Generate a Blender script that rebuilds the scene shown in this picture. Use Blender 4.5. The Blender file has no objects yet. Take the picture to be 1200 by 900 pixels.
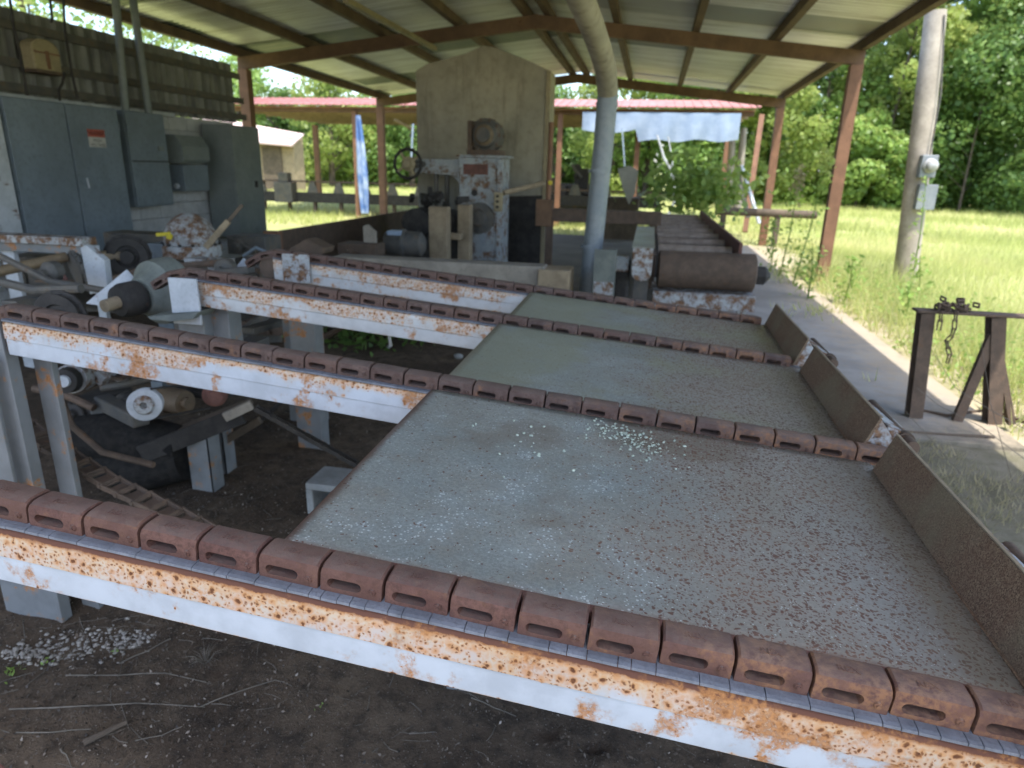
import bpy, bmesh, math, random
import numpy as np
from mathutils import Vector, Matrix
random.seed(7); rng = np.random.default_rng(7)
scene = bpy.context.scene
COL = scene.collection
R = math.radians

# ------------------------------------------------------------------ camera
FPX, PITCH, YAW, ROLL = 786.501, 0.311644, 0.190184, 0.0246147
CAM = Vector((0, 0, 1.6))
_cy, _sy = math.cos(YAW), math.sin(YAW)
_f = Vector((-_sy*math.cos(PITCH), _cy*math.cos(PITCH), -math.sin(PITCH)))
_r = Vector((_cy, _sy, 0)); _u = _r.cross(_f)
_r2 = math.cos(ROLL)*_r + math.sin(ROLL)*_u
_u2 = -math.sin(ROLL)*_r + math.cos(ROLL)*_u
def _ray(x, y): return _r2*((x-600)/FPX) + _u2*(-(y-450)/FPX) + _f
def aX(x, y, v): d = _ray(x, y); return CAM + d*((v-CAM.x)/d.x)
def aY(x, y, v): d = _ray(x, y); return CAM + d*((v-CAM.y)/d.y)
def aZ(x, y, v): d = _ray(x, y); return CAM + d*((v-CAM.z)/d.z)
cd = bpy.data.cameras.new('camera'); cam = bpy.data.objects.new('camera', cd); COL.objects.link(cam)
cd.sensor_width = 36; cd.lens = FPX/1200*36; cd.clip_start = .02; cd.clip_end = 2000
cam.matrix_world = Matrix(((_r2.x, _u2.x, -_f.x, CAM.x), (_r2.y, _u2.y, -_f.y, CAM.y), (_r2.z, _u2.z, -_f.z, CAM.z), (0, 0, 0, 1)))
cd.dof.use_dof = True; cd.dof.focus_distance = 1.08; cd.dof.aperture_fstop = 5.2
scene.camera = cam

# ------------------------------------------------------------------ materials
class N:
    def __init__(s, name):
        s.m = bpy.data.materials.new(name); s.m.use_nodes = True
        s.t = s.m.node_tree; s.t.nodes.clear()
        s.out = s.t.nodes.new('ShaderNodeOutputMaterial')
        s._pos = None
    def n(s, typ, ins=None, **kw):
        nd = s.t.nodes.new('ShaderNode'+typ)
        for k, v in kw.items(): setattr(nd, k, v)
        if ins:
            for k, v in ins.items(): s.set(nd.inputs[k], v)
        return nd
    def set(s, sock, v):
        if hasattr(v, 'is_output') or isinstance(v, bpy.types.NodeSocket): s.t.links.new(v, sock)
        elif isinstance(v, bpy.types.Node): s.t.links.new(v.outputs[0], sock)
        else:
            if isinstance(v, tuple) and len(v) == 3 and sock.type == 'RGBA': v = (*v, 1)
            sock.default_value = v
    def pos(s):
        if s._pos is None: s._pos = s.n('NewGeometry').outputs['Position']
        return s._pos
    def off(s, o, sc=(1, 1, 1)):
        return s.n('Mapping', {'Vector': s.pos(), 'Location': o, 'Scale': sc}).outputs[0]
    def noise(s, sc, det=4, rough=.55, vec=None, dist=0):
        return s.n('TexNoise', {'Vector': vec or s.pos(), 'Scale': sc, 'Detail': det, 'Roughness': rough, 'Distortion': dist}).outputs[0]
    def vor(s, sc, vec=None, rand=1.0):
        return s.n('TexVoronoi', {'Vector': vec or s.pos(), 'Scale': sc, 'Randomness': rand})
    def ramp(s, f, a, b, lo=0., hi=1., smooth=True):
        return s.n('MapRange', {0: f, 1: a, 2: b, 3: lo, 4: hi}, interpolation_type='SMOOTHSTEP' if smooth else 'LINEAR').outputs[0]
    def ma(s, op, a, b=0., c=0.):
        return s.n('Math', {0: a, 1: b, 2: c}, operation=op).outputs[0]
    def mix(s, f, a, b):
        nd = s.n('Mix', data_type='RGBA')
        s.set(nd.inputs[0], f); s.set(nd.inputs[6], a); s.set(nd.inputs[7], b)
        return nd.outputs[2]
    def attr(s, name): return s.n('Attribute', attribute_name=name).outputs['Fac']
    def xyz(s): return s.n('SeparateXYZ', {0: s.pos()}).outputs
    def bsdf(s, col, rough=.7, metal=0., bump=None, bs=.3, bd=.01, spec=.4):
        b = s.n('BsdfPrincipled', {'Base Color': col, 'Roughness': rough, 'Metallic': metal, 'Specular IOR Level': spec})
        if bump is not None:
            s.set(b.inputs['Normal'], s.n('Bump', {'Height': bump, 'Strength': bs, 'Distance': bd}).outputs[0])
        s.t.links.new(b.outputs[0], s.out.inputs[0]); return s.m

def plain(name, c1, c2, sc=6., rough=.7, metal=0., rust=0., rsc=5., bump=.25, bd=.004, dirt=.35, spec=.35):
    """worn surface: two tones, dirt, optional rust patches"""
    s = N(name)
    a = s.noise(sc, 6, .6); b = s.noise(sc*7, 5, .65); d = s.noise(sc*.37, 3)
    col = s.mix(s.ramp(a, .35, .66), c1, c2)
    col = s.mix(s.ma('MULTIPLY', s.ramp(b, .45, .75), dirt), col, tuple(x*.45 for x in c1))
    col = s.mix(s.ma('MULTIPLY', s.ramp(d, .4, .7), dirt*.8), col, tuple(x*.55 for x in c2))
    rg = rough
    if rust:
        r = s.ma('ADD', s.noise(rsc, 8, .68), s.ma('MULTIPLY', s.noise(rsc*6, 4, .6), .35))
        f = s.ramp(r, .90-rust*.45, 1.06-rust*.45)
        rc = s.mix(s.ramp(b, .35, .65), (.085, .048, .030), (.24, .135, .075))
        col = s.mix(f, col, rc)
        rg = s.ramp(f, 0, 1, rough, .9)
    return s.bsdf(col, rg, metal, s.ma('ADD', b, a), bump, bd, spec)

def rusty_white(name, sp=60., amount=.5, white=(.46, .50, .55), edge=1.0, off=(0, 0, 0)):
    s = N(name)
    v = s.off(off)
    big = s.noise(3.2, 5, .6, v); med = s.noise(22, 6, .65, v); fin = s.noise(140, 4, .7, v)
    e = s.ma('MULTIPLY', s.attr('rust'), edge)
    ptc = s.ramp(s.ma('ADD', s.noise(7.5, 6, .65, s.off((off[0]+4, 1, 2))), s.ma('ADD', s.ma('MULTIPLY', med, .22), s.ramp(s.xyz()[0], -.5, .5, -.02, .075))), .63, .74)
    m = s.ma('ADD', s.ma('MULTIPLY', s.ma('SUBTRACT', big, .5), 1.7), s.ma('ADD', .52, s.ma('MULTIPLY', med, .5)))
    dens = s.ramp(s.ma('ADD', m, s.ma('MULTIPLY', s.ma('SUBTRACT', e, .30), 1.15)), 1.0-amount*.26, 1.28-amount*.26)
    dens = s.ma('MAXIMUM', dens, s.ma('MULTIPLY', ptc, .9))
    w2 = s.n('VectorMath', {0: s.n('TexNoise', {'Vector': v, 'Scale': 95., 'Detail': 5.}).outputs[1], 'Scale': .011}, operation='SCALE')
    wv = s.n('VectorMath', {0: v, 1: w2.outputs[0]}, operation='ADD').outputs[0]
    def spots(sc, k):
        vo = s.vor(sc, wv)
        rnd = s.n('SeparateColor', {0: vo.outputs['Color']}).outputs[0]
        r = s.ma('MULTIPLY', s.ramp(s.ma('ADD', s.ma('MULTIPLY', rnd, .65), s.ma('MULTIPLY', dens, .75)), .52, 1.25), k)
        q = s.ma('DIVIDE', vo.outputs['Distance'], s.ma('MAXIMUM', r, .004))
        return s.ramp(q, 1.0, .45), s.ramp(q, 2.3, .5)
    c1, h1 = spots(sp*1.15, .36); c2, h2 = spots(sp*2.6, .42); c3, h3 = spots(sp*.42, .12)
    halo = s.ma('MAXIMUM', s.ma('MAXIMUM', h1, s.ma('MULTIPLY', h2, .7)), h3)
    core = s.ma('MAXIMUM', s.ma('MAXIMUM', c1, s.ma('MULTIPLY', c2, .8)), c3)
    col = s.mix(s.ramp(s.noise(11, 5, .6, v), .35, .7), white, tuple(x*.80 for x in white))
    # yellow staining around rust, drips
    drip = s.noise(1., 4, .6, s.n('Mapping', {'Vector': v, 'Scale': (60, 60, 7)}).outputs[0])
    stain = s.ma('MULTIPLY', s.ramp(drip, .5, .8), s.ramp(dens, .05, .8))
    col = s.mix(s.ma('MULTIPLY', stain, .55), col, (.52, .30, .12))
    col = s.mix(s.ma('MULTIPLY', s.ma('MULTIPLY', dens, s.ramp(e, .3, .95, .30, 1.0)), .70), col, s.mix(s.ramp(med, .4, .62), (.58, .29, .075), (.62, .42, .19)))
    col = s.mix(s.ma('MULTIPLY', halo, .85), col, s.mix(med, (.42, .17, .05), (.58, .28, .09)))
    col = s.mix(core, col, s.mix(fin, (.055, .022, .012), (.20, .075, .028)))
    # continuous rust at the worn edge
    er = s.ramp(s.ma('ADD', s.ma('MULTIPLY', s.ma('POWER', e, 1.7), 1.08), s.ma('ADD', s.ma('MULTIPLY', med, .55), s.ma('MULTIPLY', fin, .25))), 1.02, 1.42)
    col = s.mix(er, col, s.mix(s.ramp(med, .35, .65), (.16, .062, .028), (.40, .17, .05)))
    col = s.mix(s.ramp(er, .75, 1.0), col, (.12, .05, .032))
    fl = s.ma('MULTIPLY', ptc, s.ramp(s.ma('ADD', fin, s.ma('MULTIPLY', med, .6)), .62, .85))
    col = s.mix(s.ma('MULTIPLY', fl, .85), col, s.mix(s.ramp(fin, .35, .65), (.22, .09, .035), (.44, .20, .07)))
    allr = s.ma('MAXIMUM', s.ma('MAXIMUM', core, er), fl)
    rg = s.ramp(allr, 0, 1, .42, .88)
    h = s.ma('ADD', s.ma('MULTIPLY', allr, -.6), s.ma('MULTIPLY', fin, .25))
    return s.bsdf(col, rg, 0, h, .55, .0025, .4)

def deck_steel(name, seed, moss=.0, speck=1.0):
    s = N(name)
    v = s.off((seed, seed*.37, 0))
    x, y, z = s.xyz()
    big = s.noise(2.1, 5, .6, v); med = s.noise(9, 6, .65, v); fin = s.noise(160, 5, .75, v); fin2 = s.noise(420, 3, .7, v)
    right = s.ramp(s.ma('ADD', x, s.ma('MULTIPLY', s.ma('SUBTRACT', big, .5), .5)), -.15, .25)
    col = s.mix(s.ramp(big, .35, .66), (.275, .315, .30), (.345, .355, .31))
    col = s.mix(s.ramp(med, .4, .7), col, (.28, .275, .23))
    col = s.mix(s.ma('MULTIPLY', s.ramp(fin, .40, .60), .55), col, (.16, .17, .165))
    col = s.mix(s.ma('MULTIPLY', s.ramp(fin2, .55, .7), .35), col, (.43, .45, .44))
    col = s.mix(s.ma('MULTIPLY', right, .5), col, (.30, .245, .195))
    if not moss:
        q = s.n('Mapping', {'Vector': s.pos(), 'Location': (-.11*5.6, -1.60*9., 0), 'Scale': (5.6, 9., 0)}).outputs[0]
        dq = s.n('VectorMath', {0: q}, operation='LENGTH').outputs['Value']
        sm = s.ramp(s.ma('ADD', dq, s.ma('ADD', s.ma('MULTIPLY', s.ma('SUBTRACT', med, .5), 2.2), s.ma('MULTIPLY', s.ma('SUBTRACT', big, .5), 1.6))), 1.1, .8)
        col = s.mix(s.ma('MULTIPLY', sm, .6), col, (.16, .125, .09))
    scr = s.noise(1., 5, .7, s.n('Mapping', {'Vector': v, 'Scale': (3., 130., 1)}).outputs[0])
    col = s.mix(s.ma('MULTIPLY', s.ramp(scr, .58, .72), .3), col, (.40, .40, .37))
    # blue white scuffing on the left half
    lb = s.ma('MULTIPLY', s.ramp(right, 1, 0), s.ramp(s.noise(5.5, 5, .7, s.off((3+seed, 1, 0))), .46, .7))
    col = s.mix(s.ma('MULTIPLY', lb, .28), col, (.40, .47, .49))
    vs = s.vor(210., v); rs = s.n('SeparateColor', {0: vs.outputs['Color']}).outputs[1]
    sp = s.ma('MULTIPLY', s.ramp(s.ma('SUBTRACT', vs.outputs['Distance'], s.ma('MULTIPLY', s.ramp(s.ma('ADD', rs, s.ma('MULTIPLY', lb, .36)), .74, 1.2), .5)), .08, -.04), speck)
    col = s.mix(s.ma('MULTIPLY', sp, .8), col, (.62, .68, .67))
    # white splash patches
    spl = s.ma('MULTIPLY', s.ramp(s.noise(70, 7, .85, v), .56, .66), s.ramp(s.noise(3.1, 2, .5, s.off((9+seed, 4, 0))), .55, .66))
    col = s.mix(s.ma('MULTIPLY', spl, .55), col, (.45, .49, .50))
    # rust dots, denser to the right
    wv = s.n('VectorMath', {0: v, 1: s.n('VectorMath', {0: s.n('TexNoise', {'Vector': v, 'Scale': 60., 'Detail': 3.}).outputs[1], 'Scale': .02}, operation='SCALE').outputs[0]}, operation='ADD').outputs[0]
    def dots(sc, thr, k):
        vo = s.vor(sc, wv); rnd = s.n('SeparateColor', {0: vo.outputs['Color']}).outputs[0]
        r = s.ma('MULTIPLY', s.ramp(s.ma('ADD', rnd, s.ma('MULTIPLY', right, .62)), thr, thr+.8), k)
        return s.ramp(s.ma('DIVIDE', vo.outputs['Distance'], s.ma('MAXIMUM', r, .003)), 1.0, .6)
    dt = s.ma('MAXIMUM', dots(105., .46, .50), s.ma('MULTIPLY', dots(175., .50, .48), .9))
    dcol = s.mix(s.ramp(s.noise(6, 4, .6, v), .4, .6), (.125, .052, .032), (.19, .092, .056))
    col = s.mix(s.ma('MULTIPLY', dt, .85), col, dcol)
    # rust bloom and wet looking stains
    st = s.ramp(s.noise(2.6, 6, .62, s.off((seed*1.7, 8, 0))), .60, .68)
    col = s.mix(s.ma('MULTIPLY', st, .4), col, (.17, .135, .10))
    dk = s.ramp(s.ma('ADD', x, s.ma('MULTIPLY', med, .18)), .44, .66)  # plate gets darker towards its right edge
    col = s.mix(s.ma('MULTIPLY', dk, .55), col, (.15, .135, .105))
    eg = s.ma('MULTIPLY', s.attr('rust'), s.ramp(s.ma('ADD', med, s.attr('rust')), .75, 1.25))
    col = s.mix(eg, col, (.13, .055, .035))
    if moss:
        mm = s.ramp(s.ma('ADD', s.noise(4.5, 6, .65, v), s.ma('MULTIPLY', s.ramp(x, .35, -.5), .25)), .62-moss*.3, .85-moss*.3)
        col = s.mix(s.ma('MULTIPLY', mm, .62), col, (.29, .30, .205))
    h = s.ma('ADD', s.ma('MULTIPLY', dt, .5), s.ma('ADD', s.ma('MULTIPLY', fin, .5), s.ma('MULTIPLY', sp, .3)))
    rg = s.ramp(s.ma('ADD', big, s.ma('MULTIPLY', fin, .3)), .4, .9, .30, .52)
    return s.bsdf(col, s.ma('ADD', rg, s.ma('MULTIPLY', dt, .3)), .12, h, .4, .002, .5)

def chain_rust(name, o=0.0, ca=(.108, .048, .039), cb=(.160, .078, .060)):
    s = N(name)
    oi = s.n('ObjectInfo').outputs['Random']
    v = s.n('VectorMath', {0: s.pos(), 1: s.n('CombineXYZ', {0: s.ma('MULTIPLY', oi, 7.0), 1: o, 2: 0.}).outputs[0]}, operation='ADD').outputs[0]
    a = s.noise(16, 6, .65, v); b = s.noise(90, 6, .7, v); c = s.noise(330, 4, .75, v)
    col = s.mix(s.ramp(a, .36, .64), ca, cb)
    col = s.mix(s.ma('MULTIPLY', s.ramp(b, .42, .66), .6), col, (.055, .030, .026))
    x = s.xyz()[0]
    col = s.mix(s.ma('MULTIPLY', s.ramp(oi, 0, 1, smooth=False), .55), col, s.mix(b, (.075, .040, .036), (.20, .105, .068)))
    org = s.ma('MULTIPLY', s.ramp(s.ma('ADD', s.noise(11, 5, .7, v), s.ma('MULTIPLY', s.ramp(x, -.4, .4), .20)), .56, .76), s.ramp(b, .35, .62))
    col = s.mix(s.ma('MULTIPLY', org, .7), col, (.34, .17, .085))
    pale = s.ma('MULTIPLY', s.ramp(s.noise(26, 6, .8, v), .66, .76), .55)
    col = s.mix(pale, col, (.40, .27, .17))
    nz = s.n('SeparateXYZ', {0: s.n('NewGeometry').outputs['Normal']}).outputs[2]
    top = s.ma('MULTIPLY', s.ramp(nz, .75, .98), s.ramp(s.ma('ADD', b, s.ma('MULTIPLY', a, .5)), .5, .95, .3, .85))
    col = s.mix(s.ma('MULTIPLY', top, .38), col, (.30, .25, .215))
    return s.bsdf(col, s.ramp(b, .3, .7, .55, .85), .15, s.ma('ADD', s.ma('MULTIPLY', b, .8), s.ma('MULTIPLY', c, .5)), 1.0, .0026, .4)

def dirt_mat():
    s = N('dark_dirt')
    a = s.noise(1.6, 6, .6); b = s.noise(14, 8, .7); c = s.noise(110, 6, .75); d = s.noise(420, 3, .7)
    col = s.mix(s.ramp(a, .36, .66), (.082, .060, .043), (.15, .112, .078))
    col = s.mix(s.ma('MULTIPLY', s.ramp(b, .42, .66), .7), col, (.034, .028, .023))
    col = s.mix(s.ma('MULTIPLY', s.ramp(c, .55, .72), .6), col, (.24, .20, .155))
    vo = s.vor(150.); rn = s.n('SeparateColor', {0: vo.outputs['Color']}).outputs[0]
    f = s.ma('MULTIPLY', s.ramp(rn, .86, .93), s.ramp(vo.outputs['Distance'], .42, .2))
    col = s.mix(s.ma('MULTIPLY', f, .7), col, (.30, .27, .23))
    col = s.mix(s.ma('MULTIPLY', s.ramp(d, .6, .75), .35), col, (.24, .21, .18))
    h = s.ma('ADD', s.ma('MULTIPLY', b, 1.0), s.ma('ADD', s.ma('MULTIPLY', c, .6), s.ma('MULTIPLY', f, .4)))
    return s.bsdf(col, .95, 0, h, 1.0, .012, .15)

def ground_mat():
    s = N('field_soil')
    a = s.noise(.35, 5, .6); b = s.noise(3, 6, .65); c = s.noise(40, 5, .7)
    col = s.mix(s.ramp(a, .35, .65), (.30, .34, .12), (.42, .42, .19))
    col = s.mix(s.ma('MULTIPLY', s.ramp(b, .45, .7), .7), col, (.36, .33, .17))
    col = s.mix(s.ma('MULTIPLY', s.ramp(c, .45, .7), .5), col, (.13, .15, .05))
    return s.bsdf(col, .95, 0, c, .8, .03, .1)

def concrete(name, c=(.33, .32, .30), sand=True):
    s = N(name)
    a = s.noise(1.5, 6, .65); b = s.noise(11, 7, .7); d = s.noise(150, 4, .7)
    col = s.mix(s.ramp(a, .35, .65), c, tuple(v*.72 for v in c))
    col = s.mix(s.ma('MULTIPLY', s.ramp(b, .5, .72), .5), col, (.20, .165, .12))
    col = s.mix(s.ma('MULTIPLY', s.ramp(d, .5, .7), .35), col, tuple(v*.5 for v in c))
    if sand:
        x, y, z = s.xyz()
        f = s.ramp(s.ma('ADD', x, s.ma('MULTIPLY', s.ma('SUBTRACT', b, .5), 1.3)), 1.75, 2.45)
        col = s.mix(s.ma('MULTIPLY', f, .8), col, (.40, .33, .24))
        f2 = s.ramp(s.ma('ADD', y, s.ma('MULTIPLY', s.ma('SUBTRACT', b, .5), 1.3)), 4.9, 4.2)
        col = s.mix(s.ma('MULTIPLY', f2, .85), col, (.16, .14, .10))
    return s.bsdf(col, .9, 0, s.ma('ADD', b, d), .4, .004, .25)

def leafmat(name, c1, c2, c3, trans=.35):
    s = N(name)
    t = s.attr('tint'); a = s.noise(.35, 3)
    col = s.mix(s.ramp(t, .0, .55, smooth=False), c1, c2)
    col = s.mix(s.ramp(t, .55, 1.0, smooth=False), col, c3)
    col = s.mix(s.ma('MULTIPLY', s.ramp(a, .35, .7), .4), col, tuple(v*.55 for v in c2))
    d = s.n('BsdfPrincipled', {'Base Color': col, 'Roughness': .45, 'Specular IOR Level': .35})
    tr = s.n('BsdfTranslucent', {'Color': s.mix(.5, col, tuple(min(1, v*1.5) for v in c3))})
    mx = s.n('MixShader', {0: trans}); s.t.links.new(d.outputs[0], mx.inputs[1]); s.t.links.new(tr.outputs[0], mx.inputs[2])
    s.t.links.new(mx.outputs[0], s.out.inputs[0]); return s.m

def roof_mat():
    s = N('galvanised_roof_sheet')
    x, y, z = s.xyz()
    k = s.ma('FLOOR', s.ma('DIVIDE', y, .86))
    sd = s.ma('FLOOR', s.ma('DIVIDE', s.ma('ADD', x, 1.95), 2.45))
    wn = s.n('TexWhiteNoise', {'Vector': s.n('CombineXYZ', {0: k, 1: sd, 2: 3.}).outputs[0]}, noise_dimensions='3D').outputs[0]
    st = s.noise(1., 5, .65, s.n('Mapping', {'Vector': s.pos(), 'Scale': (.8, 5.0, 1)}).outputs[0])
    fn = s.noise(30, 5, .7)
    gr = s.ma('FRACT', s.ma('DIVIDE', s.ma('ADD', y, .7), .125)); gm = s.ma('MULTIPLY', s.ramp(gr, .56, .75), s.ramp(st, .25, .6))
    col = s.mix(s.ramp(wn, .1, .9, smooth=False), (.74, .74, .70), (.93, .93, .90))
    col = s.mix(s.ramp(wn, .86, .88), col, (.17, .20, .17))
    col = s.mix(s.ma('MULTIPLY', s.ramp(st, .45, .72), .5), col, (.42, .39, .29))
    col = s.mix(s.ma('MULTIPLY', gm, .55), col, (.26, .24, .18))  # rib shading painted into the grooves, broken up by the stain noise
    col = s.mix(s.ma('MULTIPLY', s.ramp(fn, .55, .75), .25), col, (.2, .17, .12))
    return s.bsdf(col, .38, .5, fn, .1, .002, .5)

def siding_mat():
    s = N('dark_siding')
    a = s.noise(3, 6, .65); b = s.noise(1, 4, .6, s.n('Mapping', {'Vector': s.pos(), 'Scale': (5, 9, .8)}).outputs[0])
    col = s.mix(s.ramp(a, .35, .65), (.18, .184, .19), (.25, .25, .24))
    col = s.mix(s.ma('MULTIPLY', s.ramp(b, .45, .7), .6), col, (.035, .035, .035))
    return s.bsdf(col, .7, .1, a, .2, .005)

M = {}
M['railA'] = rusty_white('rusted_white_paint_near', 58., 1.12)
M['railB'] = rusty_white('rusted_white_paint', 58., 1.0, (.48, .52, .57), .72, off=(5, 2, 0))
M['railC'] = rusty_white('rusted_white_paint_far', 58., 1.45, (.52, .53, .53), .5, off=(11, 4, 0))
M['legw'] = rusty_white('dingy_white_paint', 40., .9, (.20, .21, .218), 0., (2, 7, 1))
M['plate1'] = deck_steel('deck_steel_near', 0., 0., 1.)
M['plate2'] = deck_steel('deck_steel_mossy', 4.3, .30, .6)
M['plate3'] = deck_steel('deck_steel_green', 9.1, .5, .4)
M['chain'] = chain_rust('rusted_chain'); M['chainfar'] = chain_rust('dull_rusted_chain', 3.0, (.085, .055, .047), (.135, .092, .078))
M['kick'] = plain('brown_scale_steel', (.205, .160, .115), (.25, .195, .135), 40, .7, .1, .35, 30, .5, .003, .5)
def scale_steel():
    s = N('brown_scale_steel'); a = s.noise(5, 5, .6); b = s.noise(340, 4, .75); c = s.noise(70, 5, .7)
    col = s.mix(s.ramp(b, .38, .62), (.075, .040, .026), (.29, .20, .13))
    col = s.mix(s.ma('MULTIPLY', s.ramp(c, .4, .65), .6), col, (.15, .085, .055))
    col = s.mix(s.ma('MULTIPLY', s.ramp(a, .42, .68), .5), col, (.21, .185, .12))
    return s.bsdf(col, .75, .1, s.ma('ADD', b, c), .6, .002, .35)
M['kick'] = scale_steel()
M['rollsteel'] = plain('worn_roller_steel', (.33, .27, .225), (.24, .185, .15), 14, .6, .2, .2, 9, .3, .003, .4)
M['ochre'] = plain('brown_motor_enamel', (.17, .12, .075), (.12, .09, .06), 12, .6, 0, .3, 12, .3, .003, .6)
M['rubber'] = plain('black_rubber', (.022, .021, .021), (.04, .037, .034), 25, .95, 0, 0, 10, .9, .01, .5, .1)
M['shaftwood'] = plain('greasy_brown_shaft', (.22, .165, .10), (.15, .11, .07), 10, .6, 0, .3, 9, .3, .003, .6)
M['strip'] = plain('blue_grey_wear_strip', (.21, .22, .25), (.155, .165, .19), 30, .65, 0, .12, 30, .5, .002, .6)
M['rustbar'] = plain('maroon_rust', (.19, .09, .072), (.135, .07, .058), 22, .8, .1, .2, 20, .5, .003)
M['rustdark'] = plain('dark_rust', (.105, .078, .06), (.15, .105, .078), 14, .85, .1, .3, 12, .5, .004)
M['redoxide'] = plain('red_oxide_post', (.25, .130, .078), (.19, .10, .06), 5, .65, .05, .3, 4, .3, .003, .35)
M['beam'] = plain('brown_rusted_beam', (.20, .12, .072), (.14, .085, .055), 4, .75, .05, .35, 3, .3, .003, .4)
M['wood_purlin'] = plain('brown_purlin', (.15, .10, .065), (.105, .07, .048), 4, .8, 0, .25, 3, .3, .003, .4)
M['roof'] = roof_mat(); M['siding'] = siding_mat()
M['cab'] = plain('blue_grey_cabinet_paint', (.185, .225, .262), (.155, .19, .222), 3, .5, 0, .06, 5, .12, .002, .45)
M['cab2'] = plain('green_grey_cabinet_paint', (.215, .24, .235), (.175, .20, .20), 3, .55, 0, .08, 5, .08, .002, .35)
M['dark'] = plain('grease_black', (.03, .028, .027), (.055, .05, .046), 12, .75, .1, .1, 10, .5, .004)
M['machine'] = plain('blue_grey_machine_paint', (.30, .335, .36), (.38, .395, .395), 7, .6, 0, .55, 9, .3, .003, .45)
M['machdark'] = plain('dark_machine_iron', (.10, .10, .098), (.15, .135, .115), 9, .7, .2, .3, 9, .4, .004)
M['gear'] = plain('olive_gearbox_paint', (.18, .195, .17), (.13, .145, .135), 8, .6, 0, .15, 9, .3, .003, .5)
M['patch'] = plain('peeling_white_over_rust', (.44, .46, .47), (.36, .37, .38), 9, .6, 0, .66, 13, .5, .003, .5)
def encl_mat():
    s = N('grey_buff_enclosure_sheet'); x, y, z = s.xyz()
    a = s.noise(1.6, 6, .65); b = s.noise(9, 6, .7); d = s.noise(1., 6, .7, s.n('Mapping', {'Vector': s.pos(), 'Scale': (7, 7, .7)}).outputs[0])
    col = s.mix(s.ramp(a, .35, .66), (.41, .37, .28), (.32, .295, .23))
    col = s.mix(s.ma('MULTIPLY', s.ramp(b, .45, .7), .4), col, (.20, .175, .125))
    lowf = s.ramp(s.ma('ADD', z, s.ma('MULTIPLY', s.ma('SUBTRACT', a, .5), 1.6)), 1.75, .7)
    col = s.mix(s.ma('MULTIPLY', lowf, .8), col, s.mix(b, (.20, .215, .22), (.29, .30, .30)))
    col = s.mix(s.ma('MULTIPLY', s.ramp(d, .5, .72), .55), col, (.12, .10, .075))
    return s.bsdf(col, .8, 0, b, .2, .004, .2)
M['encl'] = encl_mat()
M['pipe'] = plain('galvanised_duct', (.22, .25, .275), (.28, .30, .31), 3, .5, .25, .1, 3, .12, .002, .35)
M['wood'] = plain('weathered_timber', (.36, .285, .19), (.27, .21, .14), 9, .85, 0, .0, 5, .5, .004, .5)
M['wooddk'] = plain('dark_timber', (.15, .115, .085), (.10, .08, .062), 8, .9, 0, 0, 5, .5, .005, .5)
M['greybeam'] = plain('grey_silvered_timber', (.36, .32, .265), (.28, .25, .21), 6, .85, 0, .0, 5, .4, .004, .5)
M['white'] = plain('chalky_white_paint', (.52, .55, .59), (.43, .46, .49), 8, .6, 0, .34, 9, .2, .002, .35)
M['block'] = plain('white_block_wall', (.52, .53, .54), (.43, .44, .45), 5, .85, 0, .05, 6, .4, .004, .4)
M['cblock'] = plain('pale_concrete_block', (.30, .31, .31), (.25, .255, .25), 20, .9, 0, 0, 6, .6, .003, .4)
M['yellow'] = plain('old_yellow_enamel', (.36, .30, .18), (.28, .235, .15), 6, .6, 0, .3, 9, .2, .002, .5)
M['brightyellow'] = plain('bright_yellow_plastic', (.75, .62, .05), (.65, .52, .05), 10, .5, 0, 0, 5, .1, .001, .2)
M['red'] = plain('sign_red', (.42, .11, .08), (.36, .10, .08), 10, .5, 0, 0, 5, .05, .001, .3)
M['signwhite'] = plain('sign_white', (.52, .51, .48), (.45, .44, .42), 10, .5, 0, 0, 5, .05, .001, .3)
M['ink'] = plain('sign_black', (.03, .03, .03), (.04, .04, .04), 10, .6, 0, 0, 5, .05, .001, .2)
M['redroof'] = plain('red_roof_paint', (.36, .15, .13), (.42, .20, .175), 2, .5, .0, 0, 5, .05, .001, .3)
M['pinkroof'] = plain('faded_pink_roof', (.55, .40, .38), (.62, .50, .47), 3, .6, 0, 0, 5, .1, .01, .2)
M['tarp'] = plain('pale_blue_tarp', (.27, .35, .47), (.34, .42, .53), 3, .5, 0, 0, 5, .3, .01, .15)
M['rag'] = plain('faded_blue_rag', (.09, .19, .44), (.42, .52, .66), 2, .9, 0, 0, 5, .3, .01, .3)
M['pole'] = plain('bleached_pole_timber', (.44, .39, .325), (.34, .30, .25), 5, .9, 0, 0, 5, .5, .008, .5)
M['bark'] = plain('grey_bark', (.13, .105, .08), (.09, .075, .06), 6, .95, 0, 0, 5, .8, .02, .5)
M['twig'] = plain('dry_twig', (.20, .175, .145), (.12, .105, .085), 20, .9, 0, 0, 5, .4, .002, .4)
M['stone'] = plain('pale_pebble', (.37, .34, .30), (.24, .22, .195), 30, .9, 0, 0, 5, .4, .002, .4)
M['lichen'] = plain('pale_crumbs', (.58, .64, .52), (.42, .46, .38), 60, .95, 0, 0, 5, .5, .002, .4)
M['dirt'] = dirt_mat(); M['field'] = ground_mat()
M['sand'] = plain('sunny_sand', (.46, .39, .28), (.30, .28, .15), 5, .95, 0, 0, 5, .6, .01, .45)
M['verge'] = plain('trodden_grass_soil', (.21, .19, .14), (.15, .14, .09), 9, .95, 0, 0, 5, .7, .01, .5)
M['yard'] = plain('pale_bounce_ground', (.52, .48, .41), (.44, .40, .34), 3, .95, 0, 0, 5, .5, .01, .2)  # for the added bounce ground behind the camera
M['slab'] = concrete('worn_concrete'); M['floor'] = concrete('dusty_concrete', (.20, .18, .155), False)
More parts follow.
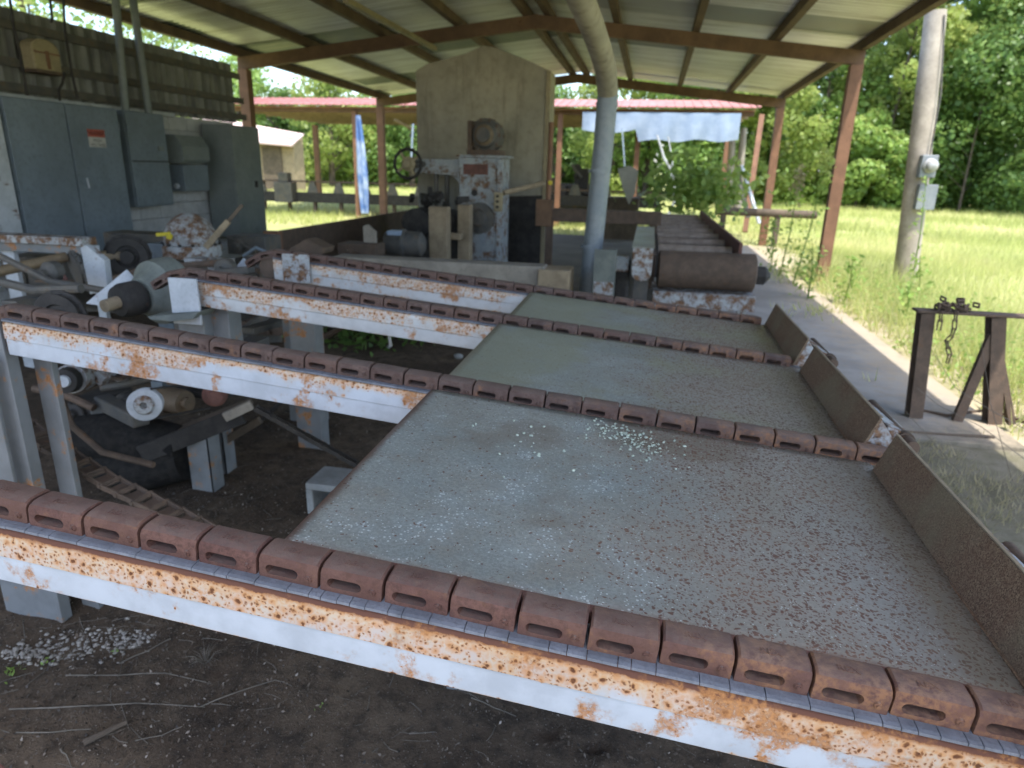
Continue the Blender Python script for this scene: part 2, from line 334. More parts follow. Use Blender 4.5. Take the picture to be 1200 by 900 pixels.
M['grass'] = leafmat('grass_blades', (.27, .34, .085), (.46, .52, .165), (.66, .62, .32), .42)
M['drygrass'] = leafmat('dry_grass', (.24, .23, .12), (.34, .31, .18), (.46, .40, .24), .3)
M['crumb'] = leafmat('bark_crumb', (.022, .018, .015), (.12, .092, .068), (.42, .36, .30), 0.)
M['weed'] = leafmat('weed_leaf', (.14, .25, .05), (.24, .38, .08), (.38, .48, .14), .4)
M['leafA'] = leafmat('tree_leaf', (.11, .20, .045), (.24, .37, .085), (.50, .59, .20), .4)
M['leafB'] = leafmat('tree_leaf_dark', (.06, .12, .03), (.125, .22, .052), (.28, .38, .12), .35)
M['leafC'] = leafmat('tree_leaf_yellow', (.16, .23, .05), (.29, .37, .09), (.45, .50, .18), .45)
M['glass'] = plain('meter_glass', (.30, .31, .31), (.36, .36, .35), 8, .12, 0, 0, 5, .02, .001, .1, .8)

# ------------------------------------------------------------------ mesh builder
class MB:
    def __init__(s): s.v = []; s.f = []; s.a = {}
    def add(s, verts, faces):
        b = len(s.v); s.v += [tuple(v) for v in verts]; s.f += [[i+b for i in f] for f in faces]; return b
    def box(s, x0, x1, y0, y1, z0, z1):
        s.add([(x0,y0,z0),(x1,y0,z0),(x1,y1,z0),(x0,y1,z0),(x0,y0,z1),(x1,y0,z1),(x1,y1,z1),(x0,y1,z1)],
              [(0,3,2,1),(4,5,6,7),(0,1,5,4),(1,2,6,5),(2,3,7,6),(3,0,4,7)]); return s
    def bar(s, p, q, w, h, up=(0,0,1)):
        p, q = Vector(p), Vector(q); d = (q-p).normalized(); up = Vector(up)
        if abs(d.dot(up)) > .98: up = Vector((0,1,0))
        r = d.cross(up).normalized()*(w/2); u = r.cross(d).normalized()*(h/2)
        vs = [c + a*r + b*u for c in (p, q) for a, b in ((-1,-1),(1,-1),(1,1),(-1,1))]
        s.add(vs, [(0,1,2,3),(7,6,5,4),(0,4,5,1),(1,5,6,2),(2,6,7,3),(3,7,4,0)]); return s
    def tube(s, pts, r, n=10, cap=True):
        pts = [Vector(p) for p in pts]; k = len(pts); rs = r if isinstance(r, (list, tuple)) else [r]*k
        rings = []; prev = None
        for i, p in enumerate(pts):
            d = (pts[min(i+1, k-1)]-pts[max(i-1, 0)]).normalized()
            a = prev if prev else (Vector((0,0,1)) if abs(d.z) < .9 else Vector((1,0,0)))
            u = (a - d*a.dot(d)).normalized(); w = d.cross(u); prev = u
            rings.append([p + (u*math.cos(t) + w*math.sin(t))*rs[i] for t in (2*math.pi*j/n for j in range(n))])
        vs = [v for rg in rings for v in rg]; fs = []
        for i in range(k-1):
            for j in range(n):
                a, b = i*n+j, i*n+(j+1) % n; fs.append((a, b, b+n, a+n))
        if cap: fs.append(tuple(range(n-1, -1, -1))); fs.append(tuple((k-1)*n+j for j in range(n)))
        s.add(vs, fs); return s
    def lathe(s, base, axis, prof, n=24):
        """prof: list of (distance along axis, radius)"""
        base = Vector(base); d = Vector(axis).normalized()
        a = Vector((0,0,1)) if abs(d.z) < .9 else Vector((1,0,0))
        u = (a - d*a.dot(d)).normalized(); w = d.cross(u); vs = []; fs = []
        for t, r in prof:
            for j in range(n):
                th = 2*math.pi*j/n; vs.append(base + d*t + (u*math.cos(th)+w*math.sin(th))*max(r, 1e-4))
        for i in range(len(prof)-1):
            for j in range(n):
                p, q = i*n+j, i*n+(j+1) % n; fs.append((p, q, q+n, p+n))
        fs.append(tuple(range(n-1, -1, -1))); fs.append(tuple((len(prof)-1)*n+j for j in range(n)))
        s.add(vs, fs); return s
    def prism(s, poly, vec):
        vec = Vector(vec); n = len(poly); p = [Vector(q) for q in poly]
        s.add(p + [q+vec for q in p], [tuple(range(n-1,-1,-1)), tuple(range(n, 2*n))] + [(i, (i+1) % n, (i+1) % n+n, i+n) for i in range(n)]); return s
    def build(s, name, mat, parent=None, smooth=False, bevel=0., local=False, attr=None):
        me = bpy.data.meshes.new(name)
        off = Vector((0,0,0))
        if parent is not None and not local: off = WORLD(parent)
        me.from_pydata([(x-off.x, y-off.y, z-off.z) for x, y, z in s.v], [], s.f)
        bm = bmesh.new(); bm.from_mesh(me); bmesh.ops.recalc_face_normals(bm, faces=bm.faces); bm.to_mesh(me); bm.free()
        me.materials.append(M[mat] if isinstance(mat, str) else mat)
        if attr is not None:
            at = me.attributes.new('rust', 'FLOAT', 'POINT'); at.data.foreach_set('value', np.array(attr, dtype=np.float32))
        if smooth: me.polygons.foreach_set('use_smooth', [True]*len(me.polygons)); me.update()
        o = bpy.data.objects.new(name, me); COL.objects.link(o)
        if parent is not None: o.parent = parent
        if bevel:
            md = o.modifiers.new('bevel', 'BEVEL'); md.width = bevel; md.segments = 2; md.limit_method = 'ANGLE'; md.angle_limit = R(40)
        if smooth:
            try:
                me.set_sharp_from_angle(angle=R(40))
            except Exception: pass
        return o
def WORLD(o):
    v = Vector(o.location)
    while o.parent: o = o.parent; v = v + Vector(o.location)
    return v
def tag(o, label=None, cat=None, group=None, kind=None):
    if label: o['label'] = label
    if cat: o['category'] = cat
    if group: o['group'] = group
    if kind: o['kind'] = kind
    return o
def thing(name, loc, label, cat, group=None):
    o = bpy.data.objects.new(name, None); COL.objects.link(o); o.location = loc; o.empty_display_size = .1
    return tag(o, label, cat, group)
def solo(mb, name, mat, label, cat, group=None, base=None, **k):
    """a thing that is one mesh, origin at base"""
    if base is None:
        xs, ys, zs = zip(*mb.v); base = ((min(xs)+max(xs))/2, (min(ys)+max(ys))/2, min(zs))
    bx, by, bz = base
    mb.v = [(x-bx, y-by, z-bz) for x, y, z in mb.v]
    o = mb.build(name, mat, None, **k); o.location = base
    return tag(o, label, cat, group)
def part(o, label): o['label'] = label; return o
def npmesh(name, V, F, mat, tint=None, parent=None):
    """V (n,3), F (m,k) uniform polygons"""
    me = bpy.data.meshes.new(name); n, k = F.shape
    me.vertices.add(len(V)); me.vertices.foreach_set('co', V.astype(np.float32).ravel())
    me.loops.add(n*k); me.loops.foreach_set('vertex_index', F.astype(np.int32).ravel())
    me.polygons.add(n); me.polygons.foreach_set('loop_start', np.arange(0, n*k, k, dtype=np.int32))
    me.update(calc_edges=True)
    if tint is not None:
        at = me.attributes.new('tint', 'FLOAT', 'POINT'); at.data.foreach_set('value', tint.astype(np.float32))
    me.materials.append(M[mat]); o = bpy.data.objects.new(name, me); COL.objects.link(o)
    if parent is not None: o.parent = parent
    return o
def leaves(C, size, rng, up=.35, aspect=.6, nrm=None):
    n = len(C)
    d = rng.normal(size=(n, 3)); d[:, 2] += up
    if nrm is not None: d = d*.8 + nrm*1.1
    d /= np.linalg.norm(d, axis=1)[:, None]
    a = np.cross(d, rng.normal(size=(n, 3))); a /= np.linalg.norm(a, axis=1)[:, None]
    b = np.cross(d, a); s = size*(.6+.8*rng.random(n))[:, None]
    V = np.stack([C-a*s*.5, C+b*s*.5*aspect+d*s*.06, C+a*s*.5, C-b*s*.5*aspect+d*s*.06], 1).reshape(-1, 3)
    return V, np.arange(n*4).reshape(n, 4)

# ------------------------------------------------------------------ world and sun
w = bpy.data.worlds.new('World'); scene.world = w; w.use_nodes = True
sun_dir = Vector((.19, -.36, 1.)).normalized()
nt = w.node_tree; bg = nt.nodes['Background']; sky = nt.nodes.new('ShaderNodeTexSky'); sky.sky_type = 'NISHITA'
sky.sun_disc = False; sky.sun_elevation = math.asin(sun_dir.z); sky.sun_rotation = math.atan2(sun_dir.x, sun_dir.y)
sky.dust_density = 2.0; sky.air_density = 1.0
nt.links.new(sky.outputs[0], bg.inputs[0]); bg.inputs[1].default_value = .54
sl = bpy.data.lights.new('sun', 'SUN'); sl.energy = 7.6; sl.angle = R(.5); sl.color = (1., .95, .86)
so = bpy.data.objects.new('sun', sl); COL.objects.link(so); so.rotation_euler = sun_dir.to_track_quat('Z', 'Y').to_euler()
scene.view_settings.view_transform = 'Standard'; scene.view_settings.look = 'None'; scene.view_settings.exposure = 0
scene.cycles.use_denoising = True; scene.cycles.max_bounces = 10; scene.cycles.diffuse_bounces = 6; scene.cycles.caustics_reflective = False

# ------------------------------------------------------------------ ground
def ztop(x, top=1.0): return top - .0829*x
g = MB(); S = 600.
g.add([(-S,-S,-.06),(S,-S,-.06),(S,S,-.06),(-S,S,-.06)], [(0,1,2,3)])
tag(g.build('ground', 'field'), kind='structure')

def fbm(X, Y, seed, base=1.5, oct=6):
    r = np.random.default_rng(seed); Z = np.zeros_like(X); a = 1.
    for o in range(oct):
        f = base*2**o
        for _ in range(3):
            th = r.random()*6.28; ph = r.random()*6.28
            Z += a*np.sin(f*(X*math.cos(th)+Y*math.sin(th))*2+ph+1.7*np.sin(f*(X*math.sin(th)-Y*math.cos(th))+ph))
        a *= .52
    return Z/3
holes = [(aZ(640,858,0), .050), (aZ(697,876,0), .048), (aZ(258,790,0), .03), (aZ(200,800,0), .03), (aZ(620,812,0), .03)]
def ground_z(X, Y):
    Z = fbm(X, Y, 3)*.012 + fbm(X, Y, 5, 12, 3)*.004
    for c, r in holes:
        d = np.sqrt((X-c.x)**2+(Y-c.y)**2)
        Z += np.where(d < r*1.9, -.030*np.exp(-(d/(r*.55))**2) + .006*np.exp(-((d-r)/(r*.4))**2), 0)
    return Z
def sheet(name, x0, x1, y0, y1, st, mat, zf):
    xs = np.arange(x0, x1+st/2, st); ys = np.arange(y0, y1+st/2, st)
    X, Y = np.meshgrid(xs, ys); Z = zf(X, Y)
    V = np.stack([X.ravel(), Y.ravel(), Z.ravel()], 1); nx = len(xs)
    i = (np.arange(len(ys)-1)[:, None]*nx + np.arange(nx-1)[None]).ravel()
    F = np.stack([i, i+1, i+nx+1, i+nx], 1)
    o = npmesh(name, V, F, mat); o.data.polygons.foreach_set('use_smooth', [True]*len(F)); return o
tag(sheet('dirt_floor', -7.6, .95, -1.5, 6.2, .03, 'dirt', ground_z), kind='structure')
tag(sheet('worn_grass_strip', .95, 4.2, -1.5, 4.4, .05, 'verge', lambda X, Y: fbm(X, Y, 8)*.008-.004), kind='structure')
tag(MB().box(-14, 14, -30, -1.52, -.055, -.015).build('bounce_ground', 'yard'), kind='structure')  # added unseen pale ground, bounces sunlight under the roof
tag(MB().box(-6.95, .93, 6.205, 17.2, -.05, .03).build('concrete_floor', 'floor', bevel=.01), kind='structure')
tag(MB().box(.955, 2.42, 4.405, 10.2, -.05, .02).box(.955, 2.36, 10.212, 16.6, -.05, .018).build('concrete_path', 'slab', bevel=.008), kind='structure')

tag(sheet('sandy_verge', 2.36, 3.5, 4.2, 17, .08, 'sand', lambda X, Y: fbm(X, Y, 13, 2.)*.02-.022-np.clip((X-2.9)/.6, 0, 1)*.06), kind='structure')
# ------------------------------------------------------------------ grass
def blades(name, P, h, wd, mat, lean=.5, tint=None):
    n = len(P); th = rng.random(n)*6.283; dx = np.cos(th); dy = np.sin(th)
    hh = h*(.45+.9*rng.random(n)); ln = hh*lean*rng.random(n); la = rng.random(n)*6.283
    ww = wd*(.6+.8*rng.random(n))
    z = P[:, 2]
    A = np.stack([P[:,0]-dx*ww/2, P[:,1]-dy*ww/2, z], 1); B = np.stack([P[:,0]+dx*ww/2, P[:,1]+dy*ww/2, z], 1)
    T = np.stack([P[:,0]+np.cos(la)*ln, P[:,1]+np.sin(la)*ln, z+hh], 1)
    V = np.stack([A, B, T], 1).reshape(-1, 3)
    t = rng.random(n) if tint is None else tint
    return tag(npmesh(name, V, np.arange(3*n).reshape(n, 3), mat, np.repeat(t, 3)), kind='stuff')
def scatter(n, x0, x1, y0, y1, z=-.06, dens=None):
    P = np.stack([x0+(x1-x0)*rng.random(n), y0+(y1-y0)*rng.random(n), np.full(n, z)], 1)
    if dens is not None: P = P[rng.random(len(P)) < dens(P[:,0], P[:,1])]
    return P
def patch(X, Y): return np.clip(.62+fbm(X, Y, 21, .35, 4)*.55, .05, 1)
def tn(P, b=.5): return np.clip(b+fbm(P[:,0], P[:,1], 31, .35, 5)*.5+rng.normal(size=len(P))*.2, 0, 1)
P = scatter(110000, 2.75, 13, 4, 22, dens=lambda X, Y: patch(X, Y)*np.clip((X-2.7)/.7, .12, 1))
P2 = scatter(12000, 2.5, 5.2, 4.6, 13, dens=lambda X, Y: np.exp(-((X-3.2)/.9)**2)); tag(blades('verge_grass', P2, .42, .010, 'grass', .8), 'taller mixed grass and dead stems between the path and the pole', 'grass')
tag(blades('field_grass', P, .17, .012, 'grass', .9, tn(P)), 'short sunlit grass of the open field right of the shed', 'grass')
P = scatter(90000, 2.6, 34, 20, 48, dens=patch)
tag(blades('far_field_grass', P, .26, .03, 'grass', .9, tn(P)), 'bright distant grass below the edge of the wood', 'grass')
P = scatter(70000, -34, 3, 17.4, 50, dens=patch)
tag(blades('lawn_grass', P, .2, .03, 'grass', .9, tn(P, .55)), 'pale sunlit grass seen through the open shed', 'grass')
P = scatter(30000, 1.0, 3.6, 1.2, 4.9, .0, dens=lambda X, Y: np.clip(.25+fbm(X, Y, 41, 2., 4)*.8, 0, .9)*np.clip((4.75-Y)/.5, 0, 1))
tag(blades('trampled_grass', P, .05, .005, 'drygrass', 1.2), 'sparse trampled dry grass at the near end of the concrete path', 'grass')
P = scatter(2600, 1.5, 2.6, 5.6, 12.5, .02, dens=lambda X, Y: np.exp(-((fbm(X, Y, 44, .9, 3)-.75)/.3)**2)*np.clip((X-1.4)/.9, 0, 1))
tag(blades('path_weeds', P, .10, .012, 'grass', 1.2), 'small tufts growing through the shaded concrete path', 'grass')

# ------------------------------------------------------------------ log deck (the near machine)
deck = thing('log_deck', (0, 1.9, 0), 'low steel log transfer deck with white rusted rails, grey plates and brown stop plates', 'log deck')
XL, XR = -1.93, .60
RAILS = [(.815, 'railA'), (1.722, 'railB'), (2.577, 'railC'), (3.30, 'railC')]   # chain centre lines
RL = ['nearest white rail with heavy orange pitting', 'second white rail, bluish paint with rust along its foot', 'third white rail behind the gearbox', 'farthest white rail of the deck']
def strip_along(mb, attr, x0, x1, y, z_off_pts, n=60):
    pass
def rail(yc, mat, x0, x1, near):
    yf = yc-.040     # front face
    mb = MB(); at = []
    # cross-section points (y, z below chain top, rust)
    def band(sec, closed=True):
        nseg = 40; k = len(sec); vs = []
        for i in range(nseg+1):
            x = x0+(x1-x0)*i/nseg
            for (y, z, r) in sec: vs.append((x, y, ztop(x)-z)); at.append(r)
        fs = []
        for i in range(nseg):
            for j in range(k):
                a, b = i*k+j, i*k+(j+1) % k; fs.append((a, b, b+k, a+k))
        fs.append(tuple(range(k))); fs.append(tuple(nseg*k+j for j in range(k)))
        mb.add(vs, fs)
    band([(yc+.03, .0475, 1), (yf+.012, .0475, 1), (yf+.004, .050, 1.0), (yf, .056, .98), (yf-.001, .067, .74), (yf-.0015, .080, .60), (yf-.0025, .0985, .56), (yf-.0025, .1008, .60), (yf+.004, .1025, .4), (yc+.03, .1025, .3)])
    band([(yc+.028, .1035, .2), (yf+.003, .1035, .46), (yf+.0025, .110, .22), (yf+.0025, .118, .06), (yf+.0025, .140, .06), (yf+.0030, .150, .22), (yf+.0035, .1535, .40), (yf+.006, .155, .4), (yc+.028, .155, .3)])
    o = mb.build('rail', mat, deck, smooth=True, attr=at)
    st = MB(); nseg = int((x1-x0)/.034); x = x0
    while x < x1:
        L = random.uniform(.018, .06); xe = min(x+L, x1)
        a = [(x+.0007, yc+.028), (xe-.0007, yc+.028)]; zz = random.uniform(-.0006, .0006)
        vs = []
        for (xx) in (x+.0006, xe-.0006):
            for (y, z) in ((yc+.028, .0470), (yf-.002, .0470), (yf-.0035, .0455), (yf-.003, .0415), (yf+.003, .0402), (yc+.028, .0402)):
                vs.append((xx, y, ztop(xx)-z+zz))
        st.add(vs, [(0,1,2,3,4,5), (11,10,9,8,7,6)] + [(i, (i+1) % 6, (i+1) % 6+6, i+6) for i in range(6)])
        x = xe
    s2 = st.build('wear_strip', 'strip', o)
    return o
for i, (yc, mt) in enumerate(RAILS):
    o = part(rail(yc, mt, XL, XR, i == 0), RL[i])
def plate(y0, y1, x0, x1, zo, mat, lab):
    mb = MB(); at = []; nx, ny = 36, 24; vs = []
    for j in range(ny+1):
        for i in range(nx+1):
            x = x0+(x1-x0)*i/nx; y = y0+(y1-y0)*j/ny
            sag = -.004*math.sin(math.pi*i/nx)*math.sin(math.pi*j/ny)
            vs.append((x, y, ztop(x)-zo+sag+.009*j/ny))
            e = min((y-y0)/.03, (x-x0)/.02, 1.0); at.append(max(0, 1-e)*.9)
    fs = [(j*(nx+1)+i, j*(nx+1)+i+1, (j+1)*(nx+1)+i+1, (j+1)*(nx+1)+i) for j in range(ny) for i in range(nx)]
    mb.add(vs, fs)
    o = mb.build('deck_plate', mat, deck, smooth=True, attr=at)
    md = o.modifiers.new('thick', 'SOLIDIFY'); md.thickness = .008; md.offset = -1
    return part(o, lab)
PX0, PX1 = -.545, .585
plate(.872, 1.672, PX0, PX1, .036, 'plate1', 'largest near deck plate, grey with rust dots and pale crumbs')
plate(1.776, 2.528, PX0, PX1, .036, 'plate2', 'middle deck plate, grey with a green cast')
plate(2.634, 3.252, PX0, PX1, .036, 'plate3', 'farthest deck plate, mossy green')
for y in (.8615, 1.7655, 2.624):
    mb = MB(); mb.bar((PX0, y, ztop(PX0)-.040), (PX1, y, ztop(PX1)-.040), .017, .030); mb.build('edge_bar', 'rustbar', deck, bevel=.003)
def kick(y0, y1, lab):
    mb = MB(); n = 10
    for th in (0, .007):
        pass
    p = [(PX1-.008, 0), (PX1+.030, .105), (PX1+.037, .1035), (PX1-.001, -.003)]
    mb.prism([(x, y0, ztop(x)-.036+z) for x, z in p], (0, y1-y0, 0))
    k = part(mb.build('stop_plate', 'kick', deck, bevel=.0015), lab)
    for yy in (y0+.012, y1-.05):
        g = MB(); g.prism([(PX1, yy, ztop(PX1)-.04), (PX1+.11, yy, ztop(PX1)-.05), (PX1+.105, yy, ztop(PX1)-.03), (PX1+.036, yy, ztop(PX1)+.062)], (0, .01, 0)); g.build('gusset', 'patch', k, bevel=.001)
    MB().bar((PX1-.010, y0, ztop(PX1)-.0335), (PX1-.010, y1, ztop(PX1)-.0335), .004, .003).build('weld_bead', 'kick', k)
    MB().bar((PX1+.0335, y0, ztop(PX1)+.0695), (PX1+.0335, y1, ztop(PX1)+.0695), .006, .002).build('worn_edge', 'wood', k)
kick(.60, 1.63, 'nearest brown stop plate standing along the right edge')
kick(1.745, 2.49, 'middle brown stop plate along the right edge')
kick(2.60, 3.30, 'farthest stop plate along the right edge')
# tail brackets with roller ends beyond the stop plates
for yc in (.815+.34, 1.722+.30, 2.577+.28):
    mb = MB(); xb = .66; zb = ztop(.66)-.05
    mb.prism([(xb, yc-.17, zb-.05), (xb+.07, yc-.17, zb-.06), (xb+.10, yc-.15, zb+.03), (xb+.03, yc-.13, zb+.055)], (0, .30, -.01))
    o = mb.build('tail_bracket', 'patch', deck, bevel=.004)
    m2 = MB(); m2.lathe((xb+.075, yc-.20, zb+.022), (0, 1, 0), [(0, .0), (0, .018), (.05, .018), (.05, .024), (.07, .024), (.07, .016), (.36, .016)], 16)
    m2.build('tail_roller', 'rustdark', o, smooth=True)
# under framing: cross pipe and legs
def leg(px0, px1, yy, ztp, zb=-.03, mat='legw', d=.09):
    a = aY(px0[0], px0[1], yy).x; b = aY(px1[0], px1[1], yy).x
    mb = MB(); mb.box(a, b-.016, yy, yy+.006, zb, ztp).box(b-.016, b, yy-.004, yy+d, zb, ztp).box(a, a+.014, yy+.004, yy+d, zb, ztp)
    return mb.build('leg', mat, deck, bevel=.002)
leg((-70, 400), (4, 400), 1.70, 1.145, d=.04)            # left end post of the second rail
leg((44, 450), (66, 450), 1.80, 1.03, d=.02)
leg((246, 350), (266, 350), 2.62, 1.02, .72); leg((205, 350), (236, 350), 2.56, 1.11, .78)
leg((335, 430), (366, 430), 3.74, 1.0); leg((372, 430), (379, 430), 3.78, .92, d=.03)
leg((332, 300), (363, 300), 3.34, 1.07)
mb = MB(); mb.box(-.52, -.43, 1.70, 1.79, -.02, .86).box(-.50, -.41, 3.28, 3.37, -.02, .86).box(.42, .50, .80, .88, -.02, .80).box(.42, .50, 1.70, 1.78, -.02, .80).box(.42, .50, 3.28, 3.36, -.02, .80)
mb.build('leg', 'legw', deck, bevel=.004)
# bracket plates welded at the left rail ends
mb = MB(); a = aY(197, 325, 2.49); b = aY(237, 381, 2.49); mb.box(a.x, b.x, 2.485, 2.497, b.z, a.z)
part(mb.build('end_plate', 'white', deck, bevel=.003), 'bluish white end plate beside the round gearbox')
mb = MB(); a = aY(330, 297, 3.24); b = aY(364, 330, 3.24); mb.box(a.x, b.x, 3.235, 3.248, b.z-.01, a.z)
part(mb.build('end_plate', 'patch', deck, bevel=.003), 'square rust streaked end plate of the farthest rail')
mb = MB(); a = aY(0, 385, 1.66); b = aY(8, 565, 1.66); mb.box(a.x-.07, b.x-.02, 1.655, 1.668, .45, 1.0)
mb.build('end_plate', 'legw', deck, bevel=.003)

# ---- roof top chains
def text_mesh(s, size, ext):
    cu = bpy.data.curves.new('lettering', 'FONT'); cu.body = s; cu.size = size; cu.extrude = ext; cu.align_x = 'CENTER'; cu.align_y = 'CENTER'; cu.resolution_u = 2
    o = bpy.data.objects.new('lettering', cu); COL.objects.link(o)
    dg = bpy.context.evaluated_depsgraph_get(); dg.update()
    me = bpy.data.meshes.new_from_object(o.evaluated_get(dg))
    v = [tuple(x.co) for x in me.vertices]; f = [list(p.vertices) for p in me.polygons]
    bpy.data.objects.remove(o); bpy.data.curves.remove(cu); bpy.data.meshes.remove(me)
    return v, f
def link_mesh(letters):
    L, D, H = .0955, .052, .041
    x0, x1, yf, yb = -L/2, L/2, -D/2, D/2
    bm = bmesh.new()
    prof = [(yf, -H), (yf, -.013), (yf+.0035, -.0045), (yf+.012, -.0008), (yf+.022, 0), (yb-.010, -.0003), (yb-.003, -.003), (yb, -.010), (yb, -H)]
    rings = []
    xs = [x0, x0+.003, x1-.003, x1]
    for xi, x in enumerate(xs):
        k = .0022 if xi in (0, 3) else 0
        rings.append([bm.verts.new((x, y*(1-k*12) if abs(y) > .02 else y, z-(k if z > -.012 else 0))) for y, z in prof])
    n = len(prof)
    for i in range(3):
        for j in range(n-1):
            if j == 0 and i == 1: continue           # front skirt gets a slot
            bm.faces.new((rings[i][j], rings[i][j+1], rings[i+1][j+1], rings[i+1][j]))
        bm.faces.new((rings[i][n-1], rings[i][0], rings[i+1][0], rings[i+1][n-1]))
    bm.faces.new(rings[0]); bm.faces.new(rings[3][::-1])
    # slotted front
    A, B, C, Dv = rings[1][0], rings[2][0], rings[2][1], rings[1][1]
    sx0, sx1, zc, r = -.037, .016, -.0258, .0080
    loop = []
    for t in range(7): th = math.pi/2+math.pi*t/6; loop.append((sx0+r+r*math.cos(th), zc+r*math.sin(th)))
    for t in range(7): th = -math.pi/2+math.pi*t/6; loop.append((sx1-r+r*math.cos(th), zc+r*math.sin(th)))
    vs = [bm.verts.new((x, yf, z)) for x, z in loop]
    edges = []
    for i in range(len(vs)): edges.append(bm.edges.new((vs[i], vs[(i+1) % len(vs)])))
    for p, q in ((A, B), (B, C), (C, Dv), (Dv, A)):
        e = bm.edges.get((p, q)) or bm.edges.new((p, q)); edges.append(e)
    bmesh.ops.triangle_fill(bm, edges=edges, use_beauty=True)
    bi = [bm.verts.new((x, yf+.036, z)) for x, z in loop]
    for i in range(len(vs)):
        j = (i+1) % len(vs); bm.faces.new((vs[i], vs[j], bi[j], bi[i]))
    bm.faces.new(bi)
    # rivet boss
    for (cx, cz, rr, hh) in ((.0335, -.0275, .0062, .0032), (.0335, -.0275, .0034, .0052)):
        lo = [bm.verts.new((cx+rr*math.cos(t*math.pi/5), yf-.0001, cz+rr*math.sin(t*math.pi/5))) for t in range(10)]
        hi = [bm.verts.new((v.co.x*.8+cx*.2, yf-hh, v.co.z*.8+cz*.2)) for v in lo]
        for i in range(10): j = (i+1) % 10; bm.faces.new((lo[i], lo[j], hi[j], hi[i]))
        bm.faces.new(hi)
    # faint cast letters on the top face
    if letters:
        v, f = text_mesh(letters, .016, .0006)
        nv = [bm.verts.new((x-.004, -.004+y, .0002+z)) for x, y, z in v]
        for q in f:
            try: bm.faces.new([nv[i] for i in q])
            except ValueError: pass
    bmesh.ops.recalc_face_normals(bm, faces=bm.faces)
    me = bpy.data.meshes.new('link'); bm.to_mesh(me); bm.free(); me.materials.append(M['chain' if letters else 'chainfar'])
    me.polygons.foreach_set('use_smooth', [True]*len(me.polygons)); me.set_sharp_from_angle(angle=R(28))
    return me
LINK = link_mesh('REX'); LINKF = link_mesh('')
SL = math.atan(.0829)
def chain(yc, x0, x1, me, label, wrap=2):
    root = thing('roof_top_chain', ((x0+x1)/2, yc, ztop((x0+x1)/2)-.04), label, 'chain', 'roof top chains lying on the deck rails')
    rl = Vector(root.location); k0 = math.ceil((x0+.035)/.0997)
    first = None; x = -.035+.0997*k0+.04985
    def put(p, ry):
        nonlocal first
        o = bpy.data.objects.new('link', me) if first is None else first.copy()
        if first is None: first = o
        COL.objects.link(o); o.parent = root; o.location = Vector(p)-rl
        o.rotation_euler = (random.uniform(-.02, .02), ry+random.uniform(-.008, .008), random.uniform(-.02, .02))
    while x < x1:
        put((x, yc+random.uniform(-.0022, .0022), ztop(x)+random.uniform(-.0008, .0008)), SL); x += .0997
    if wrap:   # the chain turns down over the head sprocket at the left
        a = SL; xx = -.035+.0997*(k0)-.0; zz = ztop(xx)
        for t in range(wrap):
            a2 = SL - .30*(t+1)
            hx = -math.cos(a2)*.04985; hz = math.sin(a2)*.04985
            put((xx+hx, yc, zz+hz), a2); xx += 2*hx; zz += 2*hz
    return root
chain(.815, -2.0, .60, LINK, 'nearest rusty brown roof top chain, its slotted links largest in view')
chain(1.722, -2.02, .62, LINKF, 'rusty roof top chain between the near and the middle deck plates')
chain(2.577, -2.02, .60, LINKF, 'rusty roof top chain between the middle and the far deck plates')
chain(3.30, -1.95, .60, LINKF, 'dark roof top chain along the far edge of the mossy plate')
# slack return strand below the second rail
def strand(name, pts, label, width=.045, group=None):
    root = thing(name, pts[0], label, 'chain', group)
    pts = [Vector(p) for p in pts]; me = None
    mb = MB(); w2, L = width/2, .085
    mb.bar((-L/2, -w2, 0), (L/2, -w2*.85, 0), .008, .020); mb.bar((-L/2, w2, 0), (L/2, w2*.85, 0), .008, .020)
    mb.tube([(L/2-.008, -w2-.008, 0), (L/2-.008, w2+.008, 0)], .010, 8); mb.tube([(-L/2+.008, -w2*.8, 0), (-L/2+.008, w2*.8, 0)], .007, 8)
    mb.box(-L/2+.02, L/2-.02, -w2, w2, -.010, -.006)
    segs = []; tot = 0
    for p, q in zip(pts, pts[1:]): segs.append((p, q, (q-p).length))
    first = None
    for p, q, l in segs:
        n = max(1, round(l/.078)); d = (q-p).normalized()
        for i in range(n):
            c = p+d*(l*(i+.5)/n)
            if first is None:
                o = first = mb.build('link', 'rustdark' if width > .05 else 'dark', None, bevel=.002); o.parent = root
            else:
                o = first.copy(); COL.objects.link(o); o.parent = root
            o.location = c-pts[0]; o.rotation_euler = (random.uniform(-.05, .05), -math.asin(d.z), math.atan2(d.y, d.x))
    return root
strand('return_chain', [aY(-60, 430, 2.1), aY(0, 476, 2.05), aY(60, 522, 1.98), aY(130, 566, 1.9), aY(205, 603, 1.84), aY(270, 636, 1.78), (-.9, 1.7, .22), (-.3, 1.68, .2), (.3, 1.68, .2)], 'slack rusty chain strand sagging under the deck behind the near rail', .075)
strand('return_chain', [aY(300, 478, 2.35), aY(360, 512, 2.42), aY(420, 545, 2.45), (-1.0, 2.46, .26), (-.5, 2.46, .26)], 'dark thin chain strand hanging low over the dirt under the middle plate', .03)

